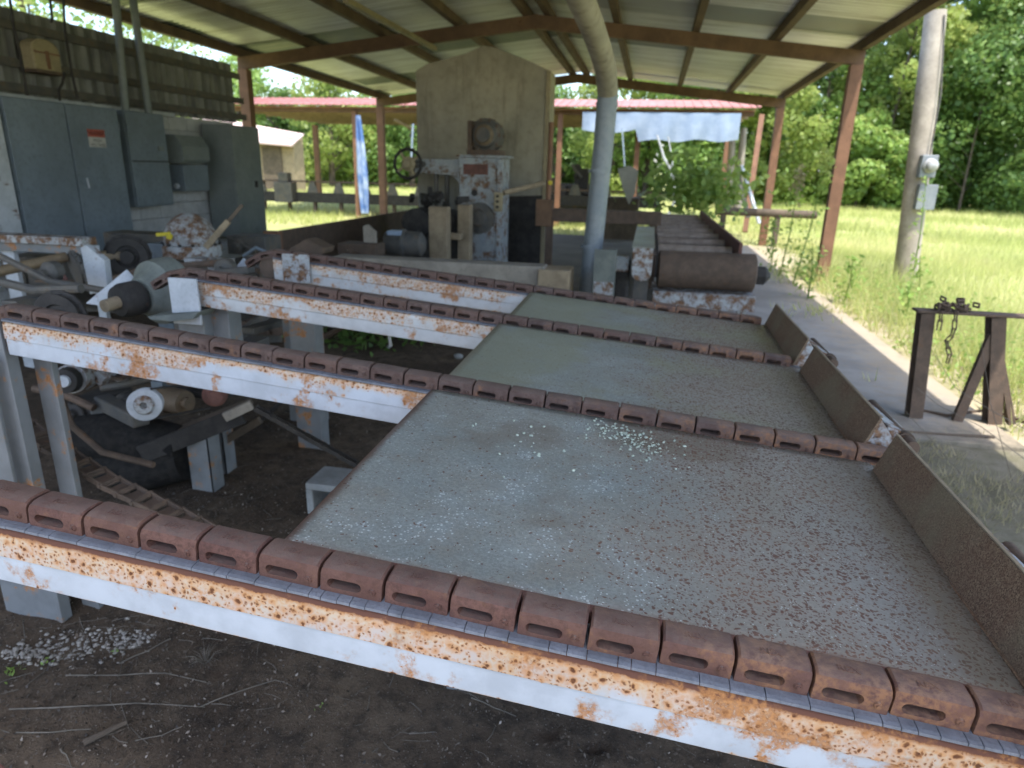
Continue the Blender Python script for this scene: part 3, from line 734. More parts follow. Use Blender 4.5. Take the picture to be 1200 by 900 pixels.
# crumbs and a stain of dirt on the near plate
def pebbles(name, C, r0, r1, mat, flat=.6):
    V = []; F = []; ico = [(0,0,1),(.89,0,.45),(.28,.85,.45),(-.72,.53,.45),(-.72,-.53,.45),(.28,-.85,.45),(.72,.53,-.45),(-.28,.85,-.45),(-.89,0,-.45),(-.28,-.85,-.45),(.72,-.53,-.45),(0,0,-1)]
    fc = [(0,1,2),(0,2,3),(0,3,4),(0,4,5),(0,5,1),(1,6,2),(2,7,3),(3,8,4),(4,9,5),(5,10,1),(2,6,7),(3,7,8),(4,8,9),(5,9,10),(1,10,6),(6,11,7),(7,11,8),(8,11,9),(9,11,10),(10,11,6)]
    I = np.array(ico); FC = np.array(fc); Vs = []; Fs = []
    for i, c in enumerate(C):
        r = r0+(r1-r0)*rng.random()**2; a = rng.random()*6.28; ca, sa = math.cos(a), math.sin(a)
        J = I*(1+.25*rng.normal(size=(12, 1)))*np.array([1, .75, flat])*r
        J = np.stack([J[:,0]*ca-J[:,1]*sa, J[:,0]*sa+J[:,1]*ca, J[:,2]], 1)
        Vs.append(J+np.array(c)); Fs.append(FC+12*i)
    return npmesh(name, np.concatenate(Vs), np.concatenate(Fs), mat)
C = []
for _ in range(210):
    t = random.random(); u = random.gauss(0, 1)
    p = Vector(aZ(700+75*t+random.gauss(0, 9), 496+24*t+random.gauss(0, 5.5), .985)); C.append((p.x, p.y, ztop(p.x)-.034+.009*(p.y-.872)/.8))
for _ in range(120):
    p = Vector(aZ(random.gauss(720, 90), random.gauss(520, 25), .97));
    if p.y > 1.64 or p.y < .9 or abs(p.x) > .5: continue
    C.append((p.x, p.y, ztop(p.x)-.035+.009*(p.y-.872)/.8))
tag(pebbles('crumb_litter', C, .0012, .0052, 'lichen'), 'pale crumbs scattered along the far side of the near deck plate', 'crumbs', kind='stuff')

# ------------------------------------------------------------------ litter on the dirt
def gz(x, y): return float(ground_z(np.array([[x]]), np.array([[y]]))[0, 0])
Vs = []; mb = MB()
for _ in range(650):
    x = random.uniform(-2.6, 1.0); y = random.uniform(.9, 3.4) if random.random() < .7 else random.uniform(.95, 1.9)
    L = random.uniform(.015, .10)*(1 if random.random() < .85 else 1.9); a = random.uniform(0, 6.28); r = random.uniform(.0004, .0013)
    pts = []
    for k in range(3):
        xx = x+math.cos(a)*L*(k/2-.5)+random.gauss(0, L*.05); yy = y+math.sin(a)*L*(k/2-.5)+random.gauss(0, L*.05)
        pts.append((xx, yy, gz(xx, yy)+r+random.uniform(0, .006)))
    mb.tube(pts, r, 4)
tag(mb.build('twig_litter', 'twig'), 'scattered thin twigs and straw on the dark dirt', 'twigs', kind='stuff')
mb = MB()
for _ in range(700):
    x = random.uniform(-2.4, .9); y = random.uniform(.95, 2.6); s = random.uniform(.004, .016); a = random.uniform(0, 6.28)
    mb.bar((x, y, gz(x, y)+.003), (x+s*math.cos(a), y+s*math.sin(a), gz(x, y)+.004+random.uniform(0, .004)), s*.5, .0015)
tag(mb.build('wood_chips', 'wooddk'), 'dark wood chips and bark crumbs on the dirt floor', 'wood chips', kind='stuff')
n = 26000; Pc = np.stack([rng.uniform(-2.9, .95, n), .9+3.4*rng.random(n)**1.6, np.zeros(n)], 1)
Pc = Pc[rng.random(n) < np.clip(.5+fbm(Pc[:, 0], Pc[:, 1], 77, 2.5, 4)*.6, .08, 1)]; Pc[:, 2] = ground_z(Pc[:, 0], Pc[:, 1])+.002
V, F = leaves(Pc, .0125, rng, 2.2, .45); tag(npmesh('soil_crumbs', V, F, 'crumb', np.repeat(np.where(rng.random(len(Pc)) < .22, .6+.4*rng.random(len(Pc)), .45*rng.random(len(Pc))), 4)), 'fine bark crumbs and chips mixed into the dark dirt', 'bark crumbs', kind='stuff')
def stick(pxs, r, label, mat='twig'):
    pts = []
    for (x, y) in pxs:
        p = aZ(x, y, 0); pts.append(Vector((p.x, p.y, gz(p.x, p.y)+r*1.2)))
    out = []
    for a, b in zip(pts, pts[1:]):
        for t in (0, .5): out.append(a.lerp(b, t)+Vector((random.gauss(0, .002), random.gauss(0, .002), random.uniform(0, .003))))
    out.append(pts[-1]); n = len(out)
    solo(MB().tube(out, [r*.8*(1-.5*i/n) for i in range(n)], 7), 'fallen_stick', mat, label, 'stick', smooth=True)
stick([(12, 830), (100, 828), (160, 826), (240, 829)], .0032, 'long straight pale stick across the dirt at lower left')
stick([(77, 791), (140, 792), (195, 791), (247, 803)], .0028, 'pale curved stick just below the pebble patch')
stick([(140, 777), (172, 764), (200, 750)], .0028, 'short stick rising right of the pebble patch')
stick([(235, 829), (280, 812), (323, 800), (342, 805)], .0025, 'thin forked stick right of the long straight stick')
stick([(20, 857), (60, 858), (107, 855)], .0028, 'stick lying below the long straight stick')
stick([(160, 870), (190, 862), (214, 852)], .002, 'short thin stick near the bottom edge of the dirt')
stick([(70, 880), (78, 886), (84, 900)], .0028, 'small curved stick at the very bottom left')
stick([(552, 816), (580, 828), (605, 838)], .0022, 'stick at the foot of the near rail beside the dirt holes')
stick([(480, 858), (510, 855)], .0022, 'tiny white stick on bare dirt at mid bottom')
stick([(100, 877), (122, 866), (150, 852)], .013, 'thick dark piece of bark on the dirt at lower left', 'wooddk')
C = []
for _ in range(420):
    t = random.random(); p = aZ(8+168*t+random.gauss(0, 5), 768-24*t+random.gauss(0, 1)*9*(.5+math.sin(math.pi*t)*.7), 0); C.append((p.x, p.y, gz(p.x, p.y)+.000))
tag(pebbles('pebble_patch', C, .004, .012, 'stone', .6), 'strip of pale rounded pebbles set in the dirt under the near rail', 'pebbles', kind='stuff')
def sprout(px, py, n, r, label, mat='weed'):
    p = aZ(px, py, 0); Cc = np.array([p.x, p.y, gz(p.x, p.y)+.012]) + rng.normal(size=(n, 3))*np.array([r, r, r*.35])
    V, F = leaves(Cc, r*1.1, rng, 1.5); o = npmesh('seedling', V-np.array([p.x, p.y, 0]), F, mat, np.repeat(rng.random(n)*.6+.2, 4)); o.location = (p.x, p.y, 0)
    tag(o, label, 'seedling')
sprout(16, 791, 16, .016, 'small green seedling at the far left below the pebbles'); sprout(57, 777, 9, .010, 'tiny seedling at the lower edge of the pebbles'); sprout(134, 764, 9, .009, 'tiny green sprout among the pebbles'); sprout(376, 830, 6, .007, 'lone green sprout right of the forked stick')
p = aZ(241, 778, 0); n = 34
mb = MB()
for _ in range(n):
    a = random.uniform(0, 6.28); L = random.uniform(.03, .08); mb.tube([(p.x, p.y, -.002), (p.x+math.cos(a)*L*.45, p.y+math.sin(a)*L*.45, L*.5), (p.x+math.cos(a)*L, p.y+math.sin(a)*L, L*.55)], [.0009, .0008, .0003], 4)
solo(mb, 'dead_tuft', 'twig', 'dead grass tuft right of the pebble patch', 'plant')

# ------------------------------------------------------------------ the open shed
RX = -1.95
def btop(x, y): return 3.85-.112*abs(x-RX)-.012*(y-11.4)
shed = thing('open_shed', (RX, 9, 0), 'open steel shed with rusty posts and a low gabled corrugated roof over the machinery', 'shed')
EL, ER = -6.98, 2.75; Y0, Y1 = -.7, 18.3
for sgn, xe in ((-1, EL-.16), (1, ER+.17)):
    prof = [(0, 0), (.02, .02), (.044, .02), (.064, 0)]; ys = []; y = Y0
    while y < Y1:
        for a, b in prof: ys.append((y+a, b))
        y += .125
    xs = [RX+(xe-RX)*t for t in (0, .25, .5, .75, 1)]
    V = np.array([(x, yy, btop(x, yy)+.135+zz+(.0 if sgn > 0 else .0)) for yy, zz in ys for x in xs]); nx = len(xs)
    i = (np.arange(len(ys)-1)[:, None]*nx+np.arange(nx-1)[None]).ravel()
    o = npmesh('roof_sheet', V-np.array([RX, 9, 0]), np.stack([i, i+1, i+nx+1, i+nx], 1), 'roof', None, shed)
def pur(x, w=.10, h=.128, mat='wood_purlin', y0=Y0, y1=Y1):
    mb = MB(); mb.bar((x, y0, btop(x, y0)+.066), (x, y1, btop(x, y1)+.066), w, h); return mb.build('purlin', mat, shed, bevel=.004)
for x in (EL-.05, -5.78, -4.48, -3.22, RX-.17, RX+.17, -.72, .46, 1.62, ER+.06): pur(x)
for k, y in enumerate((1.6, 11.4, 17.5)):
    mb = MB()
    for xe in (EL-.09, ER+.09):
        mb.prism([(RX, y-.055, btop(RX, y)-.20), (xe, y-.055, btop(xe, y)-.20), (xe, y-.055, btop(xe, y)-.004), (RX, y-.055, btop(RX, y)-.004)], (0, .11, 0))
    b = mb.build('gable_beam', 'beam', shed, bevel=.006)
    if k == 1:
        m2 = MB(); m2.box(RX-.03, RX+.03, y-.067, y-.057, btop(RX, y)-.22, btop(RX, y)-.002); m2.build('splice_plate', 'beam', b)
    for xe in (EL, ER):
        m2 = MB(); z1 = btop(xe, y)-.2
        m2.box(xe-.085, xe+.085, y-.08, y-.068, -.1, z1).box(xe-.085, xe+.085, y+.068, y+.08, -.1, z1).box(xe-.006, xe+.006, y-.067, y+.067, -.1, z1)
        m2.box(xe-.084, xe-.076, y-.067, y+.067, -.1, z1).box(xe+.076, xe+.084, y-.067, y+.067, -.1, z1)
        m2.build('post', 'redoxide', shed)
# ceiling clutter
a = aZ(405, 0, 3.42); b = aZ(510, 57, 3.42)
mb = MB(); mb.bar(a, b, .075, .06); t = solo(mb, 'ceiling_channel', 'yellow', 'pale yellowish metal channel hung under the roof left of the ridge', 'channel', bevel=.004)
a = aZ(322, 0, 3.3); b = aZ(352, 15, 3.3)
# round duct, bending toward the viewer under the roof
fp = aY(690, 335, 7.0); c1 = aY(707, 172, 7.0); c2 = aY(713, 100, 7.0)
top = aY(677, -10, 5.3); top2 = aY(640, -120, 4.2)
duct = thing('round_duct', (fp.x, 7.0, 0), 'thick grey galvanised duct standing right of the enclosure and bending under the roof', 'duct')
pts = [Vector((fp.x-.02, 7.0, -.02)), c1, c2.lerp(c1, .12)]
for t in (.25, .5, .75): pts.append((c2*(1-t)*(1-t)+(c2+Vector((0, -.25, .22)))*2*t*(1-t)+top*t*t).lerp(c2.lerp(top, t), .3))
pts += [top, top2]
MB().tube(pts[:3], .098, 24).build('pipe', 'pipe', duct, smooth=True); MB().tube(pts[2:], .0985, 24).build('bend', 'encl', duct, smooth=True)
for pz in (aY(693, 288, 7.0), aY(702, 200, 7.0), c1.lerp(c2, .7)):
    MB().lathe((pz.x, pz.y, pz.z-.02), (0, 0, 1), [(0, .098), (0, .106), (.035, .106), (.035, .098)], 24).build('clamp_ring', 'pipe', duct, smooth=True)
# ------------------------------------------------------------------ left wall with the electrical gear
WX = -6.86
wall = thing('side_wall', (WX, 8, 0), 'dark corrugated metal wall with a white block base along the left side of the shed', 'wall')
ys = []; y = 1.5
while y < 10.78:
    ys += [(y, 0), (y+.03, 0), (y+.05, .022), (y+.08, .022), (y+.10, 0)]; y += .2
V = np.array([(WX+dx, min(yy, 10.8), z) for yy, dx in ys for z in (2.2, 2.75, 3.09-.0)]); i = (np.arange(len(ys)-1)[:, None]*3+np.arange(2)[None]).ravel()
npmesh('siding', V-np.array([WX, 8, 0]), np.stack([i, i+1, i+4, i+3], 1), 'siding', None, wall)
mb = MB()
for z0 in np.arange(0, 2.2, .2):
    y = 1.5-.2*(int(round(z0/.2)) % 2)
    while y < 10.6:
        mb.box(WX-.17, WX+.02, max(y, 1.5)+.003, min(y+.397, 10.7), z0+.003, min(z0+.197, 2.195)); y += .4
mb.build('block_base', 'block', wall, bevel=.004)
for z, y0, y1 in ((2.92, 1.5, 10.95), (2.55, 1.5, 11.0), (2.30, 1.5, 11.05)):
    MB().box(WX+.024, WX+.062, y0, y1, z-.045, z+.045).build('girt', 'machdark', wall, bevel=.003)
MB().box(WX+.021, WX+.10, 1.5, 9.15, 2.175, 2.225).build('sill', 'white', wall, bevel=.004)
p = MB(); a = aX(0, 140, -6.3); p.box(-6.62, -6.3, 5.2, 5.93, .45, 2.12)
solo(p, 'steel_partition', 'white', 'pale blue white steel panel at the far left beside the big cabinet', 'panel', bevel=.006)
M['crease'] = M['ink']
def cabinet(x0, x1, y0, y1, z0, z1, name, label, cat, mat, doors, top=None, group=None):
    t = thing(name, ((x0+x1)/2, (y0+y1)/2, z0), label, cat, group)
    MB().box(x0, x1-.022, y0, y1, z0, z1).build('body', mat, t, bevel=.006)
    ds = []
    for i in range(doors):
        a = y0+(y1-y0)*i/doors+.008; b = y0+(y1-y0)*(i+1)/doors-.008
        d_ = MB().box(x1-.020, x1, a, b, z0+.012, z1-.012).build('door', mat, t, bevel=.006); ds.append(d_)
        for hz in (z0+.2, z1-.2): MB().tube([(x1+.004, a+.006 if i == 0 else b-.006, hz-.05), (x1+.004, a+.006 if i == 0 else b-.006, hz+.05)], .009, 8).build('hinge', mat, d_, smooth=True)
    return t, ds
big, dd = cabinet(-6.72, -6.30, 5.97, 7.49, .35, 2.155, 'electrical_cabinet', 'large two door grey electrical cabinet with a danger sign on its right door', 'cabinet', 'cab', 2)
hp = aX(102, 214, -6.285)
h = MB().box(-6.299, -6.293, hp.y-.035, hp.y+.035, hp.z-.06, hp.z+.06).build('handle', 'cab', dd[1], bevel=.003)
MB().bar((-6.285, hp.y+.01, hp.z+.05), (-6.280, hp.y+.015, hp.z-.06), .018, .014).build('lever', 'white', h, bevel=.003)
sa = aX(102, 151, -6.296); sb = aX(125, 173, -6.296); zm = (sa.z+sb.z)/2+.012
sg = MB().box(-6.299, -6.295, sa.y, sb.y, sb.z, zm).build('warning_sign', 'signwhite', dd[1])
MB().box(-6.299, -6.294, sa.y, sb.y, zm+.001, sa.z).build('sign_header', 'red', sg)
def sign_text(s, size, y, z, x, mat, parent, squash=1.):
    v, f = text_mesh(s, size, .0004); mb = MB(); mb.add([(x, y+a*squash, z+b) for a, b, c in v], f)
    return mb.build('lettering', mat, parent)
yc = (sa.y+sb.y)/2
sign_text('DANGER', .062, yc, (zm+sa.z)/2, -6.2925, 'signwhite', sg, .95)
sign_text('HIGH', .052, yc, zm-.035, -6.2935, 'ink', sg); sign_text('VOLTAGE', .050, yc, zm-.085, -6.2935, 'ink', sg)
c2_, d2 = cabinet(-6.80, -6.45, 7.78, 8.50, 1.0, 2.165, 'switch_cabinet', 'narrow grey wall cabinet split across the middle, right of the big cabinet', 'cabinet', 'cab', 1)
MB().box(-6.447, -6.440, 7.80, 8.48, 1.56, 1.575).build('seam', 'dark', d2[0])
MB().box(-6.447, -6.425, 8.30, 8.40, 1.70, 1.76).build('handle', 'cab2', d2[0], bevel=.003)
m_ = thing('breaker_box', (-6.62, 9.1, 1.15), 'small two tier grey breaker box with a sloped top between two cabinets', 'breaker box')
ya, yb = 8.82, 9.42
MB().prism([(-6.82, ya, 1.55), (-6.50, ya, 1.55), (-6.46, ya, 1.60), (-6.46, ya, 1.78), (-6.56, ya, 1.93), (-6.82, ya, 1.93)], (0, yb-ya, 0)).build('upper_box', 'cab2', m_, bevel=.006)
MB().box(-6.82, -6.50, ya+.02, yb-.02, 1.17, 1.53).build('lower_box', 'cab', m_, bevel=.006)
MB().lathe((-6.62, ya+.02, 1.24), (0, -1, 0), [(0, .035), (.03, .04), (.05, .03)], 12).build('conduit_fitting', 'white', m_, smooth=True)
c4, d4 = cabinet(-6.78, -6.30, 9.76, 10.55, .45, 2.12, 'starter_cabinet', 'tall plain grey cabinet at the far end of the wall next to the post', 'cabinet', 'cab2', 1)
MB().box(-6.299, -6.28, 10.30, 10.36, 1.20, 1.30).build('handle', 'dark', d4[0], bevel=.003)
# yellow box, conduits and cables on the wall
ta, tb = aX(35, 42, -6.62), aX(74, 86, -6.62)
tk = thing('yellow_tank', (-6.7, (ta.y+tb.y)/2, tb.z), 'weathered yellow rounded tank hung high on the dark wall', 'tank')
yy0, yy1, zz0, zz1 = ta.y, tb.y, tb.z, ta.z
ym = (yy0+yy1)/2; hw = (yy1-yy0)/2
prof = [(yy0, zz0), (yy1, zz0), (yy1, zz1-.10)] + [(ym+hw*math.cos(t), zz1-.10+.10*math.sin(t)) for t in (.4, .8, 1.2, 1.57, 1.94, 2.34, 2.74)] + [(yy0, zz1-.10)]
MB().prism([(-6.80, a, b) for a, b in prof], (.18, 0, 0)).build('shell', 'yellow', tk, bevel=.02)
MB().box(-6.619, -6.608, ym-.02, ym+.02, zz0+.02, zz1-.12).build('band', 'redoxide', tk)
MB().box(-6.619, -6.610, yy0+.01, yy1-.01, zz0+.17, zz0+.185).build('crease', 'redoxide', tk)
MB().box(-6.80, -6.60, yy0-.01, yy1+.01, zz0-.03, zz0-.001).build('bracket', 'rustdark', tk)
for (a, b, lb) in (((135, -6), (147, 128), 'left of two thick grey conduits rising from the switch cabinet'), ((155, -6), (174, 130), 'right of two thick grey conduits rising from the switch cabinet')):
    q = aX(b[0], b[1], -6.60); q0 = aX(a[0], a[1], -6.60)
    solo(MB().tube([(q.x, q.y, q.z-.08), (q.x, q.y, q.z), (q0.x, q0.y, q0.z), (q0.x, q0.y+.02, q0.z+.15)], .048, 14), 'conduit', 'cab2', lb, 'conduit', smooth=True)
for pxs, lb in (([(11, -5), (16, 30), (24, 65), (32, 112)], 'thin dark cable hanging left of the yellow tank'), ([(58, -5), (61, 20), (60, 26)], 'short cable end hanging above the yellow tank'), ([(74, -5), (76, 35), (84, 85), (91, 115)], 'thin dark cable hanging right of the yellow tank'), ([(76, 85), (73, 98), (69, 105), (70, 118)], 'curled cable below the yellow tank')):
    solo(MB().tube([aX(x, y, -6.56) for x, y in pxs], .014, 8), 'hanging_cable', 'dark', lb, 'cable', smooth=True)
# ------------------------------------------------------------------ drive gear at the left ends of the rails
mb = MB(); a = aY(0, 274, 4.2); b = aY(100, 279, 4.2)
g = thing('infeed_rail', (a.x, 4.2, 0), 'short dingy white rail with a pitted foot at the far left behind the shaft', 'rail')
MB().box(a.x-1., b.x, 4.16, 4.30, b.z-.055, b.z).build('flange', 'patch', g, bevel=.004)
MB().box(a.x-1., b.x-.02, 4.20, 4.26, b.z-.12, b.z-.057).build('web', 'legw', g, bevel=.003)
for (u, v) in (((0, 300), (24, 345)), ((98, 272), (112, 300))):
    p = aY(u[0], u[1], 4.25); q = aY(v[0], v[1], 4.25); MB().box(p.x, q.x, 4.262, 4.30, -.03, b.z-.125 if u[0] < 50 else b.z-.06).build('leg', 'white', g, bevel=.003)
def gearwheel(name, c, ax, r, w, teeth, mat, label, hub=.35, cat='sprocket', group=None):
    t = thing(name, c, label, cat, group); ax = Vector(ax).normalized(); c = Vector(c)
    MB().lathe(c-ax*w/2, ax, [(0, r*.55), (0, r*.93), (w, r*.93), (w, r*.55), (w*.8, r*.5), (w*.8, r*hub), (w*1.5, r*hub*.9), (w*1.5, .02)], 28).build('disc', mat, t, smooth=True)
    u = ax.orthogonal().normalized(); v = ax.cross(u); mb = MB()
    for i in range(teeth):
        th = 2*math.pi*i/teeth; d = u*math.cos(th)+v*math.sin(th); mb.bar(c+d*r*.9, c+d*r*1.08, w*.9, r*.16, up=ax)
    mb.build('teeth', mat, t, bevel=.004); return t
s0 = aY(-30, 324, 3.5); s1 = aY(78, 301, 3.95)
solo(MB().tube([s0, s1], .034, 14), 'drive_shaft', 'shaftwood', 'thick worn brown shaft entering from the far left into a spoked disc', 'shaft', smooth=True)
dv = (s1-s0).normalized()
gearwheel('drive_sprocket', tuple(aY(92, 316, 3.97)), dv, .125, .05, 14, 'machdark', 'grey greasy sprocket on the end of the thick brown shaft')
gearwheel('drive_sprocket', tuple(aY(150, 300, 4.5)), (.55, -.8, 0), .15, .09, 16, 'dark', 'black greasy sprocket behind the white wing plate')
solo(MB().tube([aY(108, 300, 4.35), aY(150, 300, 4.5)], .04, 12), 'stub_shaft', 'wood', 'short brown stub shaft of the black sprocket', 'shaft', smooth=True)
gearwheel('drive_sprocket', tuple(aY(71, 372, 2.35)), (.2, -1, .1), .105, .06, 16, 'dark', 'black toothed sprocket just behind the second rail at far left')
pl = [aY(94, 290, 3.6), aY(100, 287, 3.6), aY(122, 305, 3.6), aY(126, 340, 3.6), aY(105, 345, 3.6)]
solo(MB().prism(pl, (0, .05, 0)), 'wing_plate', 'white', 'white wing shaped plate standing between the two greasy sprockets', 'plate', bevel=.004)
pl = [aY(100, 356, 2.75), aY(146, 318, 2.85), aY(158, 331, 2.85), aY(122, 359, 2.75)]
solo(MB().prism(pl, (0.005, .012, .01)), 'cover_plate', 'white', 'tilted white cover plate leaning over the gearbox shaft', 'plate', bevel=.002)
gb = thing('gearbox', tuple(aY(180, 345, 2.75)), 'round olive grey gearbox with a black coupling at the end of the third rail', 'gearbox')
c0 = aY(122, 359, 2.5); c1 = aY(145, 352, 2.6); c2 = aY(166, 347, 2.68); c3 = aY(205, 340, 2.85); d = (c3-c0).normalized()
MB().tube([c0, c1], .028, 14).build('input_shaft', 'wood', gb, smooth=True)
MB().lathe(c1-d*.03, d, [(0, .03), (0, .066), (.03, .078), (.10, .078), (.11, .06)], 22).build('coupling', 'dark', gb, smooth=True)
MB().lathe(c2, d, [(0, .06), (0, .085), (.02, .10), (.05, .115), (.07, .15), (.11, .155), (.17, .155), (.19, .11)], 28).build('housing', 'gear', gb, smooth=True)
q = aY(205, 378, 2.5); MB().prism([aY(172, 371, 2.42), aY(232, 366, 2.46), aY(226, 374, 2.44), aY(200, 377, 2.42), aY(176, 375, 2.42)], (0, .14, .0)).build('base_plate', 'gear', gb, bevel=.004)
MB().box(q.x-.1, q.x+.06, 2.62, 2.80, .74, q.z+.02).build('pedestal', 'machdark', gb)
for yc, lb in ((.815, 'head sprocket of the nearest chain'), (1.722, 'head sprocket under the second chain'), (2.577, 'head sprocket under the third chain'), (3.30, 'head sprocket under the farthest chain')):
    gearwheel('head_sprocket', (-1.97, yc, ztop(-1.97)-.10), (0, 1, 0), .062, .03, 9, 'rustdark', lb, group=None)
# rounded blower
dc = aY(226, 300, 5.4)
bl = thing('blower_housing', (dc.x, 5.4, 0), 'domed round housing with white paint flaking off rust at left', 'blower')
MB().lathe((dc.x, 5.4, dc.z-.01), (0, 0, 1), [(0, .235), (.015, .25), (.10, .25), (.115, .238)], 36).build('band', 'patch', bl, smooth=True)
MB().lathe((dc.x, 5.4, dc.z+.107), (0, 0, 1), [(0, .22), (.03, .225), (.10, .215), (.17, .18), (.23, .12), (.262, .06), (.27, .0)], 36).build('dome', 'patch', bl, smooth=True)
MB().lathe((dc.x, 5.4, -.02), (0, 0, 1), [(0, .2), (dc.z*.98, .17)], 20).build('pedestal', 'machdark', bl, smooth=True)
mb = MB()
for i in range(14):
    th = i*.449; mb.lathe((dc.x+.237*math.cos(th), 5.4+.237*math.sin(th), dc.z+.105), (0, 0, 1), [(0, .014), (.02, .014)], 6)
mb.build('bolts', 'dark', bl)
a = aY(241, 290, 5.1); b = aY(284, 240, 5.25)
lv = thing('lever_plank', tuple(a), 'slanting wooden lever beside the flaking domed housing', 'lever')
MB().bar(a, a.lerp(b, .62), .05, .05).build('handle_wood', 'wood', lv, bevel=.004); MB().bar(a.lerp(b, .60), b, .03, .03).build('tip', 'wooddk', lv, bevel=.003)
a = aY(184, 275, 5.0); b = aY(199, 274, 5.0); c = aY(198, 280, 5.0)
solo(MB().bar(a, b, .03, .03).bar(b, c, .03, .04), 'valve_handle', 'brightyellow', 'bright yellow bent valve handle left of the flaking dome', 'handle', bevel=.004)
a = aY(172, 285, 5.2); b = aY(194, 315, 5.2); solo(MB().box(a.x, b.x, 5.2, 5.5, .0, a.z), 'junction_post', 'cab', 'short grey box under the yellow valve handle', 'box', bevel=.006)
pl = [aY(268, 322, 4.2), aY(285, 303, 4.2), aY(293, 312, 4.2), aY(290, 326, 4.2)]
solo(MB().prism(pl, (0, .02, 0)), 'loose_plate', 'white', 'small white pointed plate between the third and farthest rails', 'plate')
for px, lb in ((287, 'left of two white insulator jugs under the tall plain cabinet'), (299, 'right of two white insulator jugs under the tall plain cabinet')):
    q = aY(px, 290, 7.6); solo(MB().lathe((q.x, 7.6, q.z-.03), (0, 0, 1), [(0, .05), (.12, .055), (.15, .03), (.19, .03)], 14), 'white_jug', 'white', lb, 'jug', smooth=True)
mb = MB(); q = aY(318, 318, 4.6)
mb.lathe((q.x, 4.6, q.z-.03), (.3, -1, .1), [(-.15, .06), (-.1, .10), (.12, .10), (.2, .05)], 18)
solo(mb, 'rusty_drum', 'rustdark', 'dark rusty drum lying left of the square end plate', 'drum', smooth=True)
pl = [aY(338, 292, 5.2), aY(358, 280, 5.2), aY(380, 291, 5.2), aY(378, 298, 5.2), aY(340, 300, 5.2)]
solo(MB().prism(pl, (0, .2, 0)), 'hump_guard', 'rustdark', 'rusty humped guard above the end of the farthest rail', 'guard', bevel=.01)
mb = MB()
for i in range(26):
    q = aY(random.uniform(180, 330), random.uniform(312, 345), random.uniform(3.6, 4.8)); r = random.uniform(.03, .09)
    mb.bar(q, q+Vector((random.uniform(-.3, .3), random.uniform(-.2, .2), random.uniform(-.15, .05))), r, r*.6)
tag(mb.build('scrap_heap', 'machdark', bevel=.003), 'tangle of dark rusty scrap between the rail ends', 'scrap', kind='stuff')
# ------------------------------------------------------------------ under the deck
mt = thing('electric_motor', tuple(aY(85, 450, 2.6)), 'short motor with a white capped black end under the second rail', 'motor')
a = aY(75, 447, 2.5); b = aY(104, 437, 2.75); d = (b-a).normalized()
MB().lathe(a, d, [(0, .0), (0, .055), (.05, .062), (.07, .05)], 18).build('end_bell', 'dark', mt, smooth=True)
MB().lathe(a+d*.07, d, [(0, .05), (.0, .07), (.16, .075), (.18, .05)], 18).build('body', 'patch', mt, smooth=True)
MB().lathe(a-d*.012, d, [(0, .0), (0, .026), (.013, .03)], 12).build('cap', 'white', mt, smooth=True)
MB().bar(aY(95, 425, 2.7), aY(124, 447, 2.7), .05, .05).bar(aY(85, 432, 2.72), aY(104, 420, 2.72), .06, .04).build('mount', 'patch', mt, bevel=.004)
pu = thing('belt_pulley', tuple(aY(171, 473, 2.45)), 'white painted flat pulley with a rusty hub under the second rail', 'pulley')
c = aY(171, 473, 2.45); ax = Vector((.45, -.9, .12)).normalized()
MB().lathe(c-ax*.03, ax, [(0, .03), (0, .068), (.012, .070), (.012, .060), (.045, .060), (.045, .070), (.058, .072), (.060, .066), (.060, .042)], 32).build('rim', 'white', pu, smooth=True)
MB().lathe(c-ax*.02, ax, [(0, .02), (0, .042), (.056, .044), (.066, .036), (.066, .016), (.05, .014)], 24).build('hub', 'patch', pu, smooth=True)
c5 = aY(252, 463, 2.7)
m2 = thing('electric_motor', tuple(aY(215, 462, 2.72)), 'brown motor with a stepped brown pulley right of the white pulley', 'motor')
MB().lathe(aY(190, 467, 2.85), Vector((1, -.25, .03)), [(0, .05), (0, .065), (.14, .067), (.17, .06), (.17, .03), (.2, .03)], 22).build('body', 'ochre', m2, smooth=True)
MB().lathe(c5, Vector((.6, -.8, .05)), [(-.03, .02), (-.03, .055), (-.005, .058), (.0, .044), (.02, .046), (.024, .03), (.045, .032), (.047, .012)], 24).build('step_pulley', 'rustbar', m2, smooth=True)
a = aY(176, 447, 2.9); b = aY(194, 478, 2.9); MB().box(a.x, b.x, 2.9, 2.98, b.z, a.z).build('junction_box', 'cab', m2, bevel=.004)
for (u, v, lb) in (((176, 456), (250, 447), 'upper run of the thin black drive belt'), ((176, 491), (246, 478), 'lower run of the thin black drive belt')):
    solo(MB().bar(aY(u[0], u[1], 2.44), aY(v[0], v[1], 2.66), .012, .006), 'drive_belt', 'dark', lb, 'belt')
rb = thing('belt_roll', tuple(aZ(150, 560, 0)), 'big slumped black roll of conveyor belt lying under the deck', 'belt roll')
a = aY(98, 512, 2.75); b = aY(215, 520, 2.75)
mb = MB()
mb.tube([a, a.lerp(b, .3)+Vector((0, 0, .015)), a.lerp(b, .7), b], [.115, .125, .12, .09], 20); mb.build('roll', 'rubber', rb, smooth=True)
mb = MB(); mb.tube([aY(110, 548, 2.7), aY(160, 553, 2.68), aY(215, 540, 2.75)], [.07, .11, .10], 16); mb.build('fold', 'rubber', rb, smooth=True)
mb = MB(); mb.bar(aY(120, 470, 2.85), aY(165, 492, 2.6), .08, .07).tube([aY(110, 480, 2.8), aY(145, 478, 2.85)], .05, 12); mb.build('bearing', 'machdark', rb, bevel=.01)
tr = thing('plank_trough', tuple(aZ(240, 568, 0)), 'dark plank conveyor trough on short white legs under the deck', 'trough')
a = aY(176, 520, 2.7); b = aY(292, 474, 2.85)
